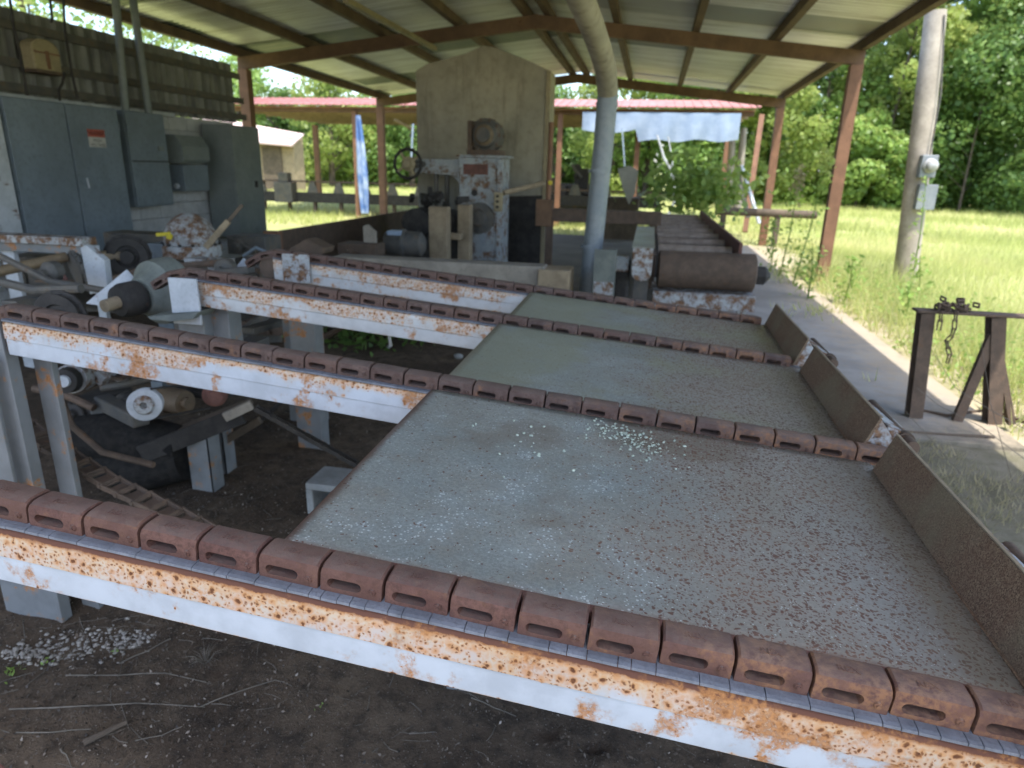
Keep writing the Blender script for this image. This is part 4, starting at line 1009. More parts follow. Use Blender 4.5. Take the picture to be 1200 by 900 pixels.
MB().bar(a, b, .13, .035).build('plank', 'wooddk', tr, bevel=.003)
MB().bar(a+Vector((0, -.07, -.03)), b+Vector((0, -.07, -.03)), .02, .09).build('side_board', 'dark', tr, bevel=.003)
MB().bar(aY(263, 489, 2.72), aY(295, 474, 2.78), .03, .045).build('end_board', 'greybeam', tr, bevel=.003)
for (u, v, yy) in (((217, 510), (250, 568), 2.72), ((255, 498), (266, 552), 2.92)):
    p = aY(u[0], u[1], yy); q = aY(v[0], v[1], yy); MB().box(p.x, q.x, yy, yy+.004, -.03, p.z).box(q.x-.012, q.x, yy, yy+.09, -.03, p.z+.01).build('leg', 'legw', tr, bevel=.002)
MB().bar(aY(190, 560, 2.9), aY(305, 492, 3.0), .03, .04).build('brace', 'wooddk', tr, bevel=.003)
p = aZ(392, 600, 0)
cb = thing('concrete_block', (p.x, p.y, 0), 'pale hollow concrete block on the dirt at the near plate corner', 'block')
xa, xb2 = p.x-.11, p.x+.19; ya = p.y-.06
mb = MB(); yb_ = ya+.20; xm = (xa+xb2)/2
mb.box(xa, xb2, ya, yb_, .135, .17).box(xa, xb2, ya, yb_, -.02, .02)
for u in (xa, xm-.017, xb2-.035): mb.box(u, u+.035, ya, yb_, .0205, .1345)
mb.build('shell', 'cblock', cb, bevel=.005)
def bearing(px, py, yy, r, label, ax=(0, -1, 0), mat='machdark'):
    c = aY(px, py, yy); t = thing('pillow_bearing', (c.x, yy, c.z-r), label, 'bearing')
    MB().lathe(c, Vector(ax), [(-.03, r*.5), (-.03, r*.95), (-.01, r), (.03, r), (.05, r*.7), (.055, r*.35), (.09, r*.33)], 20).build('housing', mat, t, smooth=True)
    MB().box(c.x-r*1.7, c.x+r*1.7, yy-.04, yy+.04, c.z-r*1.1, c.z-r*.8).build('foot', 'rustdark', t, bevel=.004)
    mb = MB()
    for sg in (-1, 1): MB().lathe((c.x+sg*r*1.3, yy, c.z-r*.8), (0, 0, 1), [(0, .012), (.018, .012), (.02, .006), (.03, .006)], 6).build('bolt', 'rustbar', t)
bearing(62, 318, 3.4, .06, 'greasy bearing block on the brown shaft at far left'); bearing(128, 428, 2.9, .06, 'rusty bearing under the second rail beside the capped motor', (.4, -1, .1), 'patch')
bearing(216, 438, 2.9, .05, 'greenish bearing behind the white pulley', (0, -1, 0), 'gear'); bearing(150, 470, 3.0, .055, 'dark bearing left of the white pulley'); bearing(300, 345, 3.2, .05, 'dark bearing under the end of the third rail')
bearing(265, 315, 4.0, .07, 'dark bearing left of the small pointed plate'); bearing(330, 345, 4.2, .06, 'dark bearing below the square end plate')
for (pxs, yy, r, mat, lb) in (([(0, 300), (60, 330), (150, 345), (200, 352)], 3.3, .02, 'machdark', 'thin dark rod slanting behind the gearbox'), ([(125, 330), (160, 318), (205, 312), (260, 308)], 4.0, .022, 'rustdark', 'brown rod running right behind the gearbox'), ([(270, 380), (300, 362), (330, 352)], 3.6, .018, 'dark', 'black hose curving under the third rail'), ([(108, 440), (140, 428), (170, 432), (205, 428)], 3.1, .016, 'dark', 'black hose sagging behind the white pulley'), ([(72, 470), (85, 500), (120, 530), (180, 545)], 2.3, .014, 'rustdark', 'rusty rod lying over the black belt roll'), ([(380, 395), (420, 372), (470, 366)], 4.2, .02, 'rustdark', 'rusty pipe above the dark weeds'), ([(455, 385), (458, 406)], 3.0, .008, 'white', 'thin white rod hanging under the third rail')):
    solo(MB().tube([aY(x, y, yy) for x, y in pxs], r, 8), 'iron_rod', mat, lb, 'rod', smooth=True)
for (x0, x1, y0, y1, yy, mat, lb) in ((0, 22, 352, 368, 2.9, 'machdark', 'dark casting at the far left edge behind the second chain'), (95, 160, 425, 448, 3.2, 'machdark', 'dark housing behind the capped motor'), (28, 80, 300, 345, 4.6, 'machdark', 'dark gear housing behind the brown shaft'), (145, 172, 322, 338, 4.4, 'rustdark', 'rust brown block behind the white wing plate'), (215, 262, 303, 314, 4.6, 'patch', 'flaking block under the domed housing'), (275, 300, 400, 420, 3.4, 'machdark', 'dark box low under the third rail'), (385, 425, 366, 382, 4.6, 'patch', 'small flaking plate hung under the third rail'), (195, 240, 430, 447, 3.3, 'gear', 'green grey housing above the brown motor')):
    p = aY(x0, y0, yy); q = aY(x1, y1, yy); mb = MB(); mb.box(p.x, q.x, yy, yy+.16, q.z, p.z); w_ = (q.x-p.x)
    mb.box(p.x+w_*.2, p.x+w_*.55, yy-.02, yy-.0015, q.z+(p.z-q.z)*.2, q.z+(p.z-q.z)*.75).lathe((p.x+w_*.75, yy-.002, (p.z+q.z)/2), (0, -1, 0), [(0, w_*.16), (.02, w_*.16), (.022, w_*.06), (.05, w_*.06)], 12)
    solo(mb, 'machine_casting', mat, lb, 'casting', bevel=.006)
for (x0, x1, y0, y1, yy, mat, lb) in ((255, 332, 332, 352, 4.6, 'machdark', 'long dark casting between the third and the farthest rail'), (270, 330, 372, 394, 4.2, 'rustdark', 'rusty box beam low behind the third rail'), (100, 140, 320, 345, 5.0, 'machdark', 'dark housing behind the tilted cover plate'), (225, 262, 355, 385, 3.3, 'dark', 'black housing between the end plate and the first braces'), (375, 470, 355, 372, 5.2, 'machdark', 'long dark beam in the gap below the farthest rail'), (80, 118, 468, 498, 3.3, 'dark', 'black box behind the belt roll'), (205, 262, 448, 470, 3.2, 'dark', 'black housing behind the step pulley'), (0, 50, 300, 350, 5.2, 'machdark', 'dark machine body at the far left under the short white rail'), (120, 200, 272, 292, 6.2, 'machdark', 'dark base strip under the big cabinet'), (265, 312, 276, 300, 6.0, 'machdark', 'dark rusty base beside the domed housing'), (395, 440, 285, 302, 7.2, 'rustdark', 'rusty block lying in the trough behind the pale stop')):
    p = aY(x0, y0, yy); q = aY(x1, y1, yy); w_ = q.x-p.x; h_ = p.z-q.z; mb = MB(); mb.box(p.x, q.x, yy, yy+.3, q.z, p.z)
    mb.bar((p.x+w_*.1, yy-.02, p.z-h_*.1), (p.x+w_*.8, yy-.03, q.z+h_*.2), h_*.15, .03).lathe((p.x+w_*.3, yy-.002, (p.z+q.z)/2), (0, -1, 0), [(0, h_*.4), (.03, h_*.4), (.035, h_*.2), (.07, h_*.18)], 14)
    solo(mb, 'machine_casting', mat, lb, 'casting', bevel=.008)
for (pxs, yy, r, mat, lb) in (([(205, 335), (250, 345), (300, 340), (345, 350)], 3.9, .025, 'rustdark', 'rusty shaft lying right of the gearbox'), ([(0, 330), (40, 340), (95, 338)], 3.0, .025, 'machdark', 'second dark shaft below the bearing at far left'), ([(300, 500), (330, 470), (372, 440)], 3.2, .012, 'dark', 'black cable rising from the trough end'), ([(285, 300), (300, 290), (318, 298), (322, 310)], 5.4, .014, 'cab', 'bent grey conduit beside the domed housing'), ([(120, 455), (150, 450), (190, 440), (245, 432)], 2.95, .02, 'machdark', 'dark shaft through the pulley bearings'), ([(40, 455), (75, 462), (110, 478)], 2.75, .02, 'rustdark', 'rusty pipe left of the white pulley')):
    solo(MB().tube([aY(x, y, yy) for x, y in pxs], r, 8), 'iron_rod', mat, lb, 'rod', smooth=True)
pz = aZ(452, 472, 0)
a = aY(0, 884, .62); b = aY(40, 930, .60)
solo(MB().bar((a.x-.2, .62, a.z+.05), (b.x, .58, b.z-.05), .06, .05), 'rusty_bar', 'rustbar', 'rust red bar end poking in at the bottom left corner', 'bar', bevel=.004)
for (px, py, r, lb) in ((455, 408, .03, 'small pale stone on the dark dirt beyond the second rail'), (537, 420, .045, 'pale lump on the dirt near the left edge of the middle plate')):
    q = aZ(px, py, 0); o = pebbles('pale_stone', [(0, 0, r*.4)], r, r, 'cblock', .7); o.location = (q.x, q.y, 0); tag(o, lb, 'stone')
Cc = np.array(aZ(425, 392, .05))+rng.normal(size=(260, 3))*np.array([.38, .28, .05]); Cc[:, 2] = np.abs(Cc[:, 2]); V, F = leaves(Cc, .09, rng, .8)
o = npmesh('shade_weeds', V, F, 'leafB', np.repeat(rng.random(len(Cc))*.4, 4)); tag(o, 'dark green weeds growing in the shade beyond the third rail', 'weeds', kind='stuff')
for (p, q, w1, h1, lb) in ((aY(275, 395, 4.0), aY(325, 360, 4.3), .05, .05, 'dark brace slanting up to the right under the third rail'), (aY(290, 388, 3.6), aY(345, 372, 4.1), .09, .04, 'flat grey board lying under the third rail'), (aY(240, 400, 4.2), aY(330, 395, 4.4), .03, .07, 'level dark bar low under the third rail'), (aY(395, 385, 4.5), aY(420, 345, 4.6), .08, .05, 'rusty bracket hanging under the third rail')):
    solo(MB().bar(p, q, w1, h1), 'brace_bar', 'machdark', lb, 'bar', bevel=.003)
# ------------------------------------------------------------------ head rig in the middle
en = thing('saw_enclosure', (-2.45, 10.3, 0), 'tall buff grey sheet enclosure with a gabled top in the middle of the shed', 'enclosure')
ye = 10.3
pts = [aY(487, 312, ye), aY(640, 312, ye)]+[aY(x, y, ye) for x, y in ((645, 83), (612, 68), (578, 55), (566, 53), (547, 62), (500, 75), (487, 83))]
pts[0].x = pts[-1].x; pts[1].x = pts[2].x; pts[0].z = pts[1].z = .03
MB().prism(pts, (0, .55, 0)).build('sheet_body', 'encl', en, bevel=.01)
xr = pts[2].x; MB().box(xr-.05, xr+.012, ye-.02, ye-.003, .03, pts[2].z).build('edge_trim', 'yellow', en, bevel=.003)
a = aY(597, 230, ye); b = aY(634, 300, ye); MB().prism([(a.x, ye-.012, a.z), (b.x, ye-.012, a.z+.03), (b.x, ye-.012, .05), (a.x-.25, ye-.012, .05), (a.x-.27, ye-.012, a.z)], (0, .009, 0)).build('opening_shade_panel', 'dark', en)  # black panel standing in for the shade inside the opening
for zz in (2.1, 1.3): MB().box(pts[0].x+.01, xr-.055, ye-.006, ye-.002, zz, zz+.008).build('sheet_seam', 'encl', en)
hd = thing('saw_headrig', (-2.5, 9.5, 0), 'blue grey flaking saw machine column with an arm and motor before the enclosure', 'saw machine')
yh = 9.3; a = aY(538, 184, yh); b = aY(586, 300, yh)
MB().box(a.x, b.x, yh, yh+.55, .04, a.z).build('column', 'machine', hd, bevel=.012)
MB().box(a.x-.03, b.x+.05, yh-.03, yh+.58, a.z+.001, a.z+.03).build('top_plate', 'machine', hd, bevel=.004)
q = aY(543, 230, yh); w_ = MB().box(b.x-.05, b.x+.02, yh-.03, yh-.003, .06, a.z-.02).build('corner_angle', 'machine', hd, bevel=.003)
q = aY(556, 226, yh); MB().lathe((q.x, yh+.01, q.z), (0, -1, 0), [(0, .045), (.02, .045), (.021, .0)], 14).build('port', 'dark', hd, smooth=True)
q0 = aY(543, 192, yh); q1 = aY(572, 205, yh); MB().box(q0.x, q1.x, yh-.006, yh-.001, q1.z, q0.z).build('name_plate', 'rustbar', hd)
c0 = aY(483, 186, yh); c1 = aY(537, 204, yh)
MB().prism([(c0.x, yh+.08, c0.z), (a.x-.002, yh+.08, c0.z+.01), (a.x-.002, yh+.08, c1.z-.15), (a.x-.12, yh+.08, c1.z-.02), (c0.x, yh+.08, c1.z)], (0, .3, 0)).build('arm', 'machine', hd, bevel=.01)
for px in (506, 519): 
    u = aY(px, 203, yh); v = aY(px, 240, yh); MB().tube([(u.x, yh+.2, u.z), (v.x, yh+.2, v.z-.2)], .035, 12).build('guide_rod', 'machdark', hd, smooth=True)
hw = aY(478, 192, yh-.1)
hwl = MB(); n = 32
ring = [(hw.x+.19*math.cos(2*math.pi*i/n), hw.y, hw.z+.19*math.sin(2*math.pi*i/n)) for i in range(n+1)]
hwl.tube(ring, .022, 8, cap=False); hwo = hwl.build('hand_wheel', 'dark', hd, smooth=True)
m3 = MB()
for k in range(4): m3.bar((hw.x, hw.y, hw.z), (hw.x+.18*math.cos(k*1.571+.6), hw.y, hw.z+.18*math.sin(k*1.571+.6)), .025, .03)
m3.lathe((hw.x, hw.y+.04, hw.z), (0, -1, 0), [(0, .1), (.03, .1), (.05, .06), (.09, .05)], 18); m3.build('spokes', 'yellow', hwo, bevel=.002)
MB().tube([(hw.x, hw.y, hw.z), (hw.x+.25, yh+.2, hw.z)], .04, 10).build('wheel_shaft', 'machdark', hd, smooth=True)
mo = aY(566, 158, yh)
MB().lathe((mo.x, yh+.45, mo.z), (0, -1, 0), [(0, .15), (.02, .21), (.33, .22), (.35, .17), (.40, .15), (.42, .10), (.47, .09)], 28).build('motor', 'machdark', hd, smooth=True)
mm = MB(); 
for k in range(10):
    th = k*.628; mm.bar((mo.x+.2*math.cos(th), yh+.1, mo.z+.2*math.sin(th)), (mo.x+.2*math.cos(th), yh+.42, mo.z+.2*math.sin(th)), .03, .05)
mm.box(mo.x-.24, mo.x+.22, yh+.05, yh+.45, a.z+.032, a.z+.10).box(mo.x-.23, mo.x-.17, yh+.05, yh+.4, a.z+.1, mo.z+.18)
mm.build('motor_frame', 'rustdark', hd, bevel=.006)
MB().lathe((mo.x, yh+.06, mo.z), (0, -1, 0), [(0, .15), (.02, .13), (.04, .10), (.045, .07)], 24).build('motor_ring', 'shaftwood', hd, smooth=True)
q = aY(584, 236, yh-.06); sb_ = MB().box(q.x-.05, q.x+.06, yh-.12, yh-.035, q.z-.13, q.z+.12).build('switch_box', 'yellow', hd, bevel=.006)
ms = MB()
for k in range(3): ms.lathe((q.x, yh-.115, q.z-.07+.07*k), (0, -1, 0), [(0, .02), (.015, .02), (.016, 0)], 10)
ms.build('button', 'dark', sb_, smooth=True)
MB().tube([aY(590, 226, yh), aY(640, 214, 9.9)], .035, 10).build('feed_bar', 'wood', hd, smooth=True)
dg_ = aY(560, 256, yh-.1); MB().lathe((dg_.x, yh-.01, dg_.z), (0, -1, 0), [(0, .05), (0, .21), (.05, .21), (.06, .12), (.10, .10), (.11, .03)], 30).build('drive_disc', 'machdark', hd, smooth=True)
lo = thing('feed_works', (-3.2, 8.8, 0), 'dark greasy feed rollers and housing left of the blue grey column', 'feed machine')
yl = 8.9; a = aY(480, 238, yl); b = aY(538, 305, yl)
MB().box(a.x, b.x, yl, yl+.45, .04, a.z-.25).build('bed', 'machdark', lo, bevel=.012)
for (px, py, r) in ((488, 262, .2), (520, 262, .17)):
    q = aY(px, py, yl-.1); MB().lathe((q.x, yl+.3, q.z), (0, -1, 0), [(0, .05), (0, r), (.42, r), (.43, r*.8), (.45, r*.3)], 24).build('roller', 'dark', lo, smooth=True)
mb = MB()
for i in range(14):
    q = aY(random.uniform(476, 540), random.uniform(228, 246), yl+.1); mb.bar(q, q+Vector((random.uniform(-.2, .2), .1, random.uniform(-.1, .12))), .06, .07)
mb.build('linkage', 'dark', lo, bevel=.006)
q0 = aY(445, 262, 8.); q1 = aY(500, 300, 8.)
MB().lathe(aY(452, 285, 8.0), (1, .1, 0), [(0, .05), (0, .13), (.06, .16), (.2, .165), (.21, .18), (.25, .18), (.26, .16), (.45, .15), (.5, .08)], 22).build('drum', 'machdark', lo, smooth=True)
MB().box(aY(455, 273, 7.9).x, aY(470, 273, 7.9).x, 7.85, 8.0, aY(455, 275, 7.9).z, aY(455, 270, 7.9).z).build('green_tag', 'tarp', lo, bevel=.004)
for (x0, x1, y0, y1, yy, mt, lb) in ((502, 524, 242, 318, 8.3, 'wood', 'nearer weathered timber post before the saw column'), (536, 550, 240, 296, 8.7, 'wood', 'thinner timber post right of the nearer post before the saw column')):
    p = aY(x0, y0, yy); q = aY(x1, y1, yy); solo(MB().box(p.x, q.x, yy, yy+.18, .03, p.z), 'timber_post', mt, lb, 'timber', bevel=.008)
p = aY(525, 273, 8.5); q = aY(536, 281, 8.5); solo(MB().box(p.x-.1, q.x+.05, 8.485, 8.6, q.z, p.z), 'short_timber', 'wood', 'short timber block bridging the two weathered posts', 'timber', bevel=.006)
p = aY(425, 265, 7.4); q = aY(441, 300, 7.4); solo(MB().prism([(p.x, 7.4, p.z), (p.x+.06, 7.4, p.z+.02), (q.x, 7.4, p.z-.06), (q.x, 7.4, q.z-.3), (p.x, 7.4, q.z-.3)], (0, .05, 0)), 'stop_dog', 'greybeam', 'pale upright stop with a bent top beside the dark trough', 'stop', bevel=.006)
tg = thing('side_trough', (-4.2, 9.5, 0), 'long dark brown trough plate running back beneath the open left side', 'trough')
a = aX(318, 272, -4.2); b = aX(500, 246, -4.2)
MB().box(-4.23, -4.19, a.y, b.y, a.z-.42, a.z).build('side_plate', 'rustdark', tg, bevel=.004)
MB().box(-4.18, -3.4, a.y, b.y, a.z-.40, a.z-.37).build('bed_plate', 'rustdark', tg)
for y in (a.y+.2, (a.y+b.y)/2, b.y-.2): MB().box(-4.20, -4.10, y, y+.1, .0, a.z-.425).build('leg', 'rustdark', tg)
MB().box(-4.24, -4.06, a.y-.11, a.y-.01, .0, a.z+.02).build('end_post', 'redoxide', tg, bevel=.004)
a = aY(505, 312, 6.0); b = aY(690, 330, 6.4)
lb_ = thing('bed_timber', (-1.2, 6.2, 0), 'long silvered timber bed lying across behind the farthest rail', 'timber')
p0 = aY(395, 300, 6.4); p1 = aY(640, 316, 6.4); MB().bar((p0.x, 6.4, .55), (p1.x, 6.4, .55), .25, .34).build('baulk', 'greybeam', lb_, bevel=.02)
for t in (.1, .9): q = p0.lerp(p1, t); MB().box(q.x-.1, q.x+.1, 6.35, 6.5, .0, .375).build('block', 'wooddk', lb_)
p = aY(628, 312, 6.3); q = aY(668, 332, 6.3); solo(MB().box(p.x+.03, q.x, 6.24, 6.6, .05, p.z-.02), 'timber_offcut', 'wood', 'brown timber offcut left of the duct foot', 'timber', bevel=.01)
# ------------------------------------------------------------------ roller conveyor on the right
rc = thing('roller_conveyor', (.6, 7, 0), 'brown steel roller conveyor running back with one huge roller in front', 'conveyor')
ca = aY(771, 315, 7.0); cb_ = aY(884, 316, 7.05)
MB().lathe((ca.x, 7.0, ca.z), (1, .03, 0), [(0, .0), (0, .17), (.01, .185), (.72, .185), (.725, .187), (cb_.x-ca.x-.01, .187), (cb_.x-ca.x, .17), (cb_.x-ca.x, .0)], 36).build('front_roller', 'rustdark', rc, smooth=True)
MB().lathe((cb_.x, 7.03, ca.z-.02), (1, 0, 0), [(0, .05), (0, .09), (.10, .09), (.12, .07), (.15, .03)], 8).build('bearing', 'dark', rc)
for y in np.arange(7.9, 13.7, .82):
    MB().lathe((.13, y, .765), (1, 0, 0), [(0, .03), (0, .055), (.80, .055), (.80, .03)], 16).build('roller', 'rollsteel', rc, smooth=True)
MB().box(.955, .99, 7.5, 13.8, .45, .90).build('side_plate', 'rustbar', rc, bevel=.004)
MB().box(.111, .954, 7.5, 13.8, .50, .52).build('gap_shade_sheet', 'dark', rc)  # black sheet put in as the shade between the rollers
MB().box(.07, .11, 7.5, 13.8, .45, .74).build('side_plate', 'rustdark', rc, bevel=.004)
MB().box(ca.x-.03, cb_.x+.02, 6.86, 6.9, .30, .44).box(ca.x-.03, cb_.x+.02, 6.86, 7.3, .441, .455).build('base_channel', 'patch', rc, bevel=.004)
for (x, y) in ((.15, 6.91), (.98, 6.91), (.13, 10), (.93, 10), (.13, 13.5), (.93, 13.5)): MB().box(x-.04, x+.04, y, y+.08, .0, .449 if y > 7 else .299).build('leg', 'patch', rc, bevel=.003)
gd = thing('belt_guard', (-.05, 6.5, 0), 'belt guard with a mossy top and rounded white front left of the huge roller', 'guard')
a = aY(742, 290, 6.4); b = aY(766, 290, 6.4); zt = a.z; zb2 = aY(755, 330, 6.4).z
prof = [(a.x, zt), (b.x, zt), (b.x, zb2+.08)] + [((a.x+b.x)/2+(b.x-a.x)/2*math.cos(t), zb2+.08-.08*math.sin(t)) for t in (.5, 1, 1.57, 2.1, 2.6)] + [(a.x, zb2+.08)]
MB().prism([(x, 6.4, z) for x, z in prof], (.0, 1.9, .04)).build('shell', 'patch', gd, bevel=.006)
MB().prism([(a.x-.01, 6.39, zt+.002), (b.x+.01, 6.39, zt+.002), (b.x+.01, 8.3, zt+.045), (a.x-.01, 8.3, zt+.045)], (0, 0, .006)).build('top_cover', 'plate3', gd)
MB().box(a.x+.02, b.x-.02, 6.9, 7.1, .0, zb2+.05).build('support', 'machdark', gd)
dm = thing('drive_motor', (-.2, 6.7, 0), 'black motor block between the grey upright channel and the belt guard', 'motor')
p = aY(720, 302, 6.5); q = aY(744, 345, 6.5)
MB().box(p.x, a.x-.02, 6.55, 6.95, .30, p.z-.05).build('body', 'dark', dm, bevel=.03)
MB().box(p.x+.01, a.x-.03, 6.50, 6.54, p.z-.13, p.z+.02).build('end_cover', 'machine', dm, bevel=.01); MB().box(p.x, a.x, 6.6, 6.9, .0, .295).build('stand', 'dark', dm)
p = aY(697, 292, 6.3); q = aY(719, 345, 6.3)
uc = thing('upright_channel', (p.x, 6.3, 0), 'grey green upright channel with a rusty foot right of the duct', 'channel')
MB().box(p.x, q.x, 6.3, 6.306, .0, p.z).box(p.x, p.x+.008, 6.307, 6.42, .0, p.z).box(q.x-.008, q.x, 6.307, 6.42, .0, p.z).build('channel', 'gear', uc, bevel=.002)
MB().box(p.x+.01, q.x-.01, 6.294, 6.298, .0, aY(700, 330, 6.3).z).build('foot_plate', 'patch', uc)
cx = thing('cross_beam', (-.6, 9.6, 0), 'dark brown level beam from the enclosure edge to the roller conveyor', 'beam')
a = aY(640, 244, 9.6); b = aY(776, 246, 9.6); 
MB().box(a.x, b.x, 9.55, 9.72, a.z-.17, a.z).build('beam', 'rustdark', cx, bevel=.006)
MB().box(a.x-.13, a.x+.10, 9.50, 9.545, a.z-.24, a.z+.12).build('bracket', 'beam', cx, bevel=.006)
for x in (a.x+.05, b.x-.1): MB().box(x-.05, x+.05, 9.6, 9.7, .0, a.z-.171).build('leg', 'rustdark', cx)
p = aY(648, 122, 9.7); solo(MB().tube([(a.x+.02, 9.63, a.z), (p.x, 9.63, 2.2)], .035, 10), 'red_standpipe', 'redoxide', 'thin reddish upright pipe along the right side of the enclosure', 'pipe', smooth=True)
p = aY(645, 214, 9.5); solo(MB().lathe((p.x, 9.5, p.z), (0, -1, 0), [(0, .03), (.02, .03), (.03, .01)], 12), 'yellow_marker', 'brightyellow', 'small bright yellow marker on the reddish upright pipe', 'marker', smooth=True)
# ------------------------------------------------------------------ right foreground stand and utility pole
ys_ = 4.85
stand = thing('steel_stand', (2.2, ys_, 0), 'rusty steel trestle with an A shaped brace on the concrete path', 'stand')
def hpost(xt, zt, xb, zb):
    mb = MB()
    for dy in (-.045, .045): mb.bar((xb, ys_+dy, zb), (xt, ys_+dy, zt), .085, .008, up=(0, 1, 0))
    mb.bar((xb, ys_, zb), (xt, ys_, zt), .008, .08, up=(0, 1, 0)); return mb
t1 = aY(1085, 366, ys_); b1 = aY(1070, 490, ys_); t2 = aY(1167, 371, ys_); b2 = aY(1163, 492, ys_)
hpost(t1.x, t1.z, b1.x, .02).build('post', 'rustdark', stand); hpost(t2.x, t1.z, b2.x, .02).build('post', 'rustdark', stand)
MB().bar((t1.x-.07, ys_, t1.z+.012), (t2.x+.75, ys_, t1.z+.010), .12, .016).build('top_plate', 'rustdark', stand, bevel=.003)
MB().bar((t2.x, ys_-.02, t1.z-.12), (aY(1122, 482, ys_).x, ys_-.02, .02), .06, .04).build('brace', 'rustdark', stand); MB().bar((t2.x+.03, ys_+.02, t1.z-.12), (aY(1188, 490, ys_).x, ys_+.02, .02), .06, .04).build('brace', 'rustdark', stand)
MB().bar((t2.x+.68, ys_, .02), (t2.x+.66, ys_, t1.z), .08, .08).build('post', 'rustdark', stand)
cl = thing('chain_heap', (aY(1118, 358, ys_).x, ys_, t1.z+.02), 'small heap of rusty chain lying on the trestle with two ends hanging', 'chain')
def links(mb, pts, r=.011):
    for i, (p, q) in enumerate(zip(pts, pts[1:])):
        p, q = Vector(p), Vector(q); d = (q-p); L = d.length; d.normalize(); s_ = d.cross(Vector((0, 1, .1)) if i % 2 else Vector((1, .2, .1))).normalized()*.012
        ring = [p-d*.006+s_, p-d*.006-s_, q+d*.006-s_, q+d*.006+s_, p-d*.006+s_]
        mb.tube(ring, r*.45, 6)
mb = MB(); 
for _ in range(26):
    p = Vector((aY(1118, 358, ys_).x+random.gauss(0, .05), ys_+random.gauss(0, .03), t1.z+.03+abs(random.gauss(0, .028))))
    th = random.uniform(0, 6.28); q = p+Vector((math.cos(th)*.035, math.sin(th)*.035, random.uniform(-.015, .02))); links(mb, [p, q], .016)
mb.build('heap', 'rustdark', cl)
mb = MB(); p = [(1103, 366), (1102, 376), (1100, 386)]; links(mb, [tuple(aY(x, y, ys_-.075)) for x, y in p])
p = [(1121, 366), (1119, 376), (1118, 386), (1115, 394), (1109, 400), (1111, 408), (1113, 416), (1110, 425)]; links(mb, [tuple(aY(x, y, ys_-.075)) for x, y in p]); mb.build('hanging_end', 'rustdark', cl)
mb = MB(); mb.tube([aZ(1065, 478, .02), aZ(1110, 487, .03), aZ(1160, 480, .02), aZ(1215, 500, .02)], .012, 8); solo(mb, 'ground_pipe', 'rustdark', 'thin dark pipe lying on the path behind the trestle foot', 'pipe', smooth=True)
mb = MB(); mb.tube([aZ(1058, 506, .02), aZ(1110, 510, .02), aZ(1165, 512, .03)], .012, 8); solo(mb, 'loose_board', 'wooddk', 'dark weathered stick lying before the trestle on the path', 'stick', smooth=True)
for pxs, lb in (([(1205, 590), (1130, 560), (1095, 520), (1060, 480)], 'thin dry stalk arching from the right edge over the path'), ([(1210, 545), (1150, 500), (1100, 475), (1075, 455)], 'thin green stalk crossing in front of the trestle'), ([(1205, 505), (1160, 480), (1120, 455), (1095, 415)], 'thin dry stalk leaning past the trestle brace'), ([(1210, 610), (1185, 560), (1160, 470), (1150, 400)], 'tall thin stalk rising at the right edge')):
    q = [aY(x, y, 3.9) for x, y in pxs]; q[0].z = min(q[0].z, .3)
    solo(MB().tube([(q[0].x+.05, q[0].y, 0)]+q, [.0025, .0025, .002, .0016, .001], 5), 'dry_stalk', 'twig', lb, 'stalk', smooth=True)
q = aZ(620+400, 418, .02)
pole = thing('utility_pole', (4.03, 11.7, 0), 'bleached wooden utility pole with a meter standing in the grass', 'pole')
pb = aY(1060, 336, 11.7); pt = aY(1096, 20, 11.7); d = pt-pb
MB().tube([pb-Vector((0, 0, .2)), pb+d*.25, pb+d*.5, pb+d*.75, pt, pt+d*.02], [.175, .168, .160, .150, .142, .135], 22).build('shaft', 'pole', pole, smooth=True)
mp = aY(1086, 195, 11.48); mbx = MB().box(mp.x-.10, mp.x+.12, 11.42, 11.56, mp.z-.16, mp.z+.16).build('meter_box', 'pipe', pole, bevel=.01)
MB().lathe((mp.x+.02, 11.42, mp.z+.01), (.25, -1, 0), [(0, .105), (.02, .105), (.03, .09), (.08, .085), (.10, .065), (.11, .0)], 24).build('meter_dome', 'glass', mbx, smooth=True)
a = aY(1076, 216, 11.5); b = aY(1092, 246, 11.5); MB().box(a.x, b.x, 11.42, 11.54, b.z, a.z).build('lower_box', 'pipe', pole, bevel=.008)
MB().tube([(mp.x+.02, 11.5, mp.z+.16), (mp.x+.01, 11.53, mp.z+1.0), (pt.x+.07, 11.56, pt.z)], .012, 8).build('riser', 'machdark', pole, smooth=True)
# weeds and tall plants by the post
def plant(px, py, pxt, pyt, yy, n, label, mat='weed', flower=None, spread=.12, ls=.09):
    b = aY(px, py, yy); b.z = -.05; t = aY(pxt, pyt, yy)
    root = thing('tall_weed', tuple(b), label, 'weed')
    mid = b.lerp(t, .5)+Vector((.03, 0, .02)); MB().tube([b, mid, t], [.012, .009, .004], 6).build('stem', 'weed', root, smooth=True)
    tt = rng.random(n)**.8; Cc = np.array([b.lerp(t, float(u)) for u in tt])+rng.normal(size=(n, 3))*spread*(1.1-.6*tt)[:, None]*np.array([1, 1, .5])
    V, F = leaves(Cc, ls, rng, .9, .4); npmesh('foliage', V-np.array(b), F, mat, np.repeat(.3+.6*rng.random(n), 4), root)
    if flower:
        m = 160; Cc = np.array(t)+rng.normal(size=(m, 3))*np.array([.05, .04, .13]); V, F = leaves(Cc, .055, rng, .2); npmesh('flower_head', V-np.array(b), F, flower, np.repeat(.4+.6*rng.random(m), 4), root)
plant(930, 325, 968, 190, 10.8, 150, 'tall yellow tipped weed left of the lit red post', flower='leafC')
plant(915, 310, 936, 212, 11.6, 90, 'tall brown tipped weed beside the yellow tipped one', flower='drygrass')
plant(905, 305, 905, 255, 12.2, 120, 'leafy weed right of the conveyor end'); plant(948, 340, 952, 285, 9.6, 110, 'bushy weed at the foot of the lit red post')
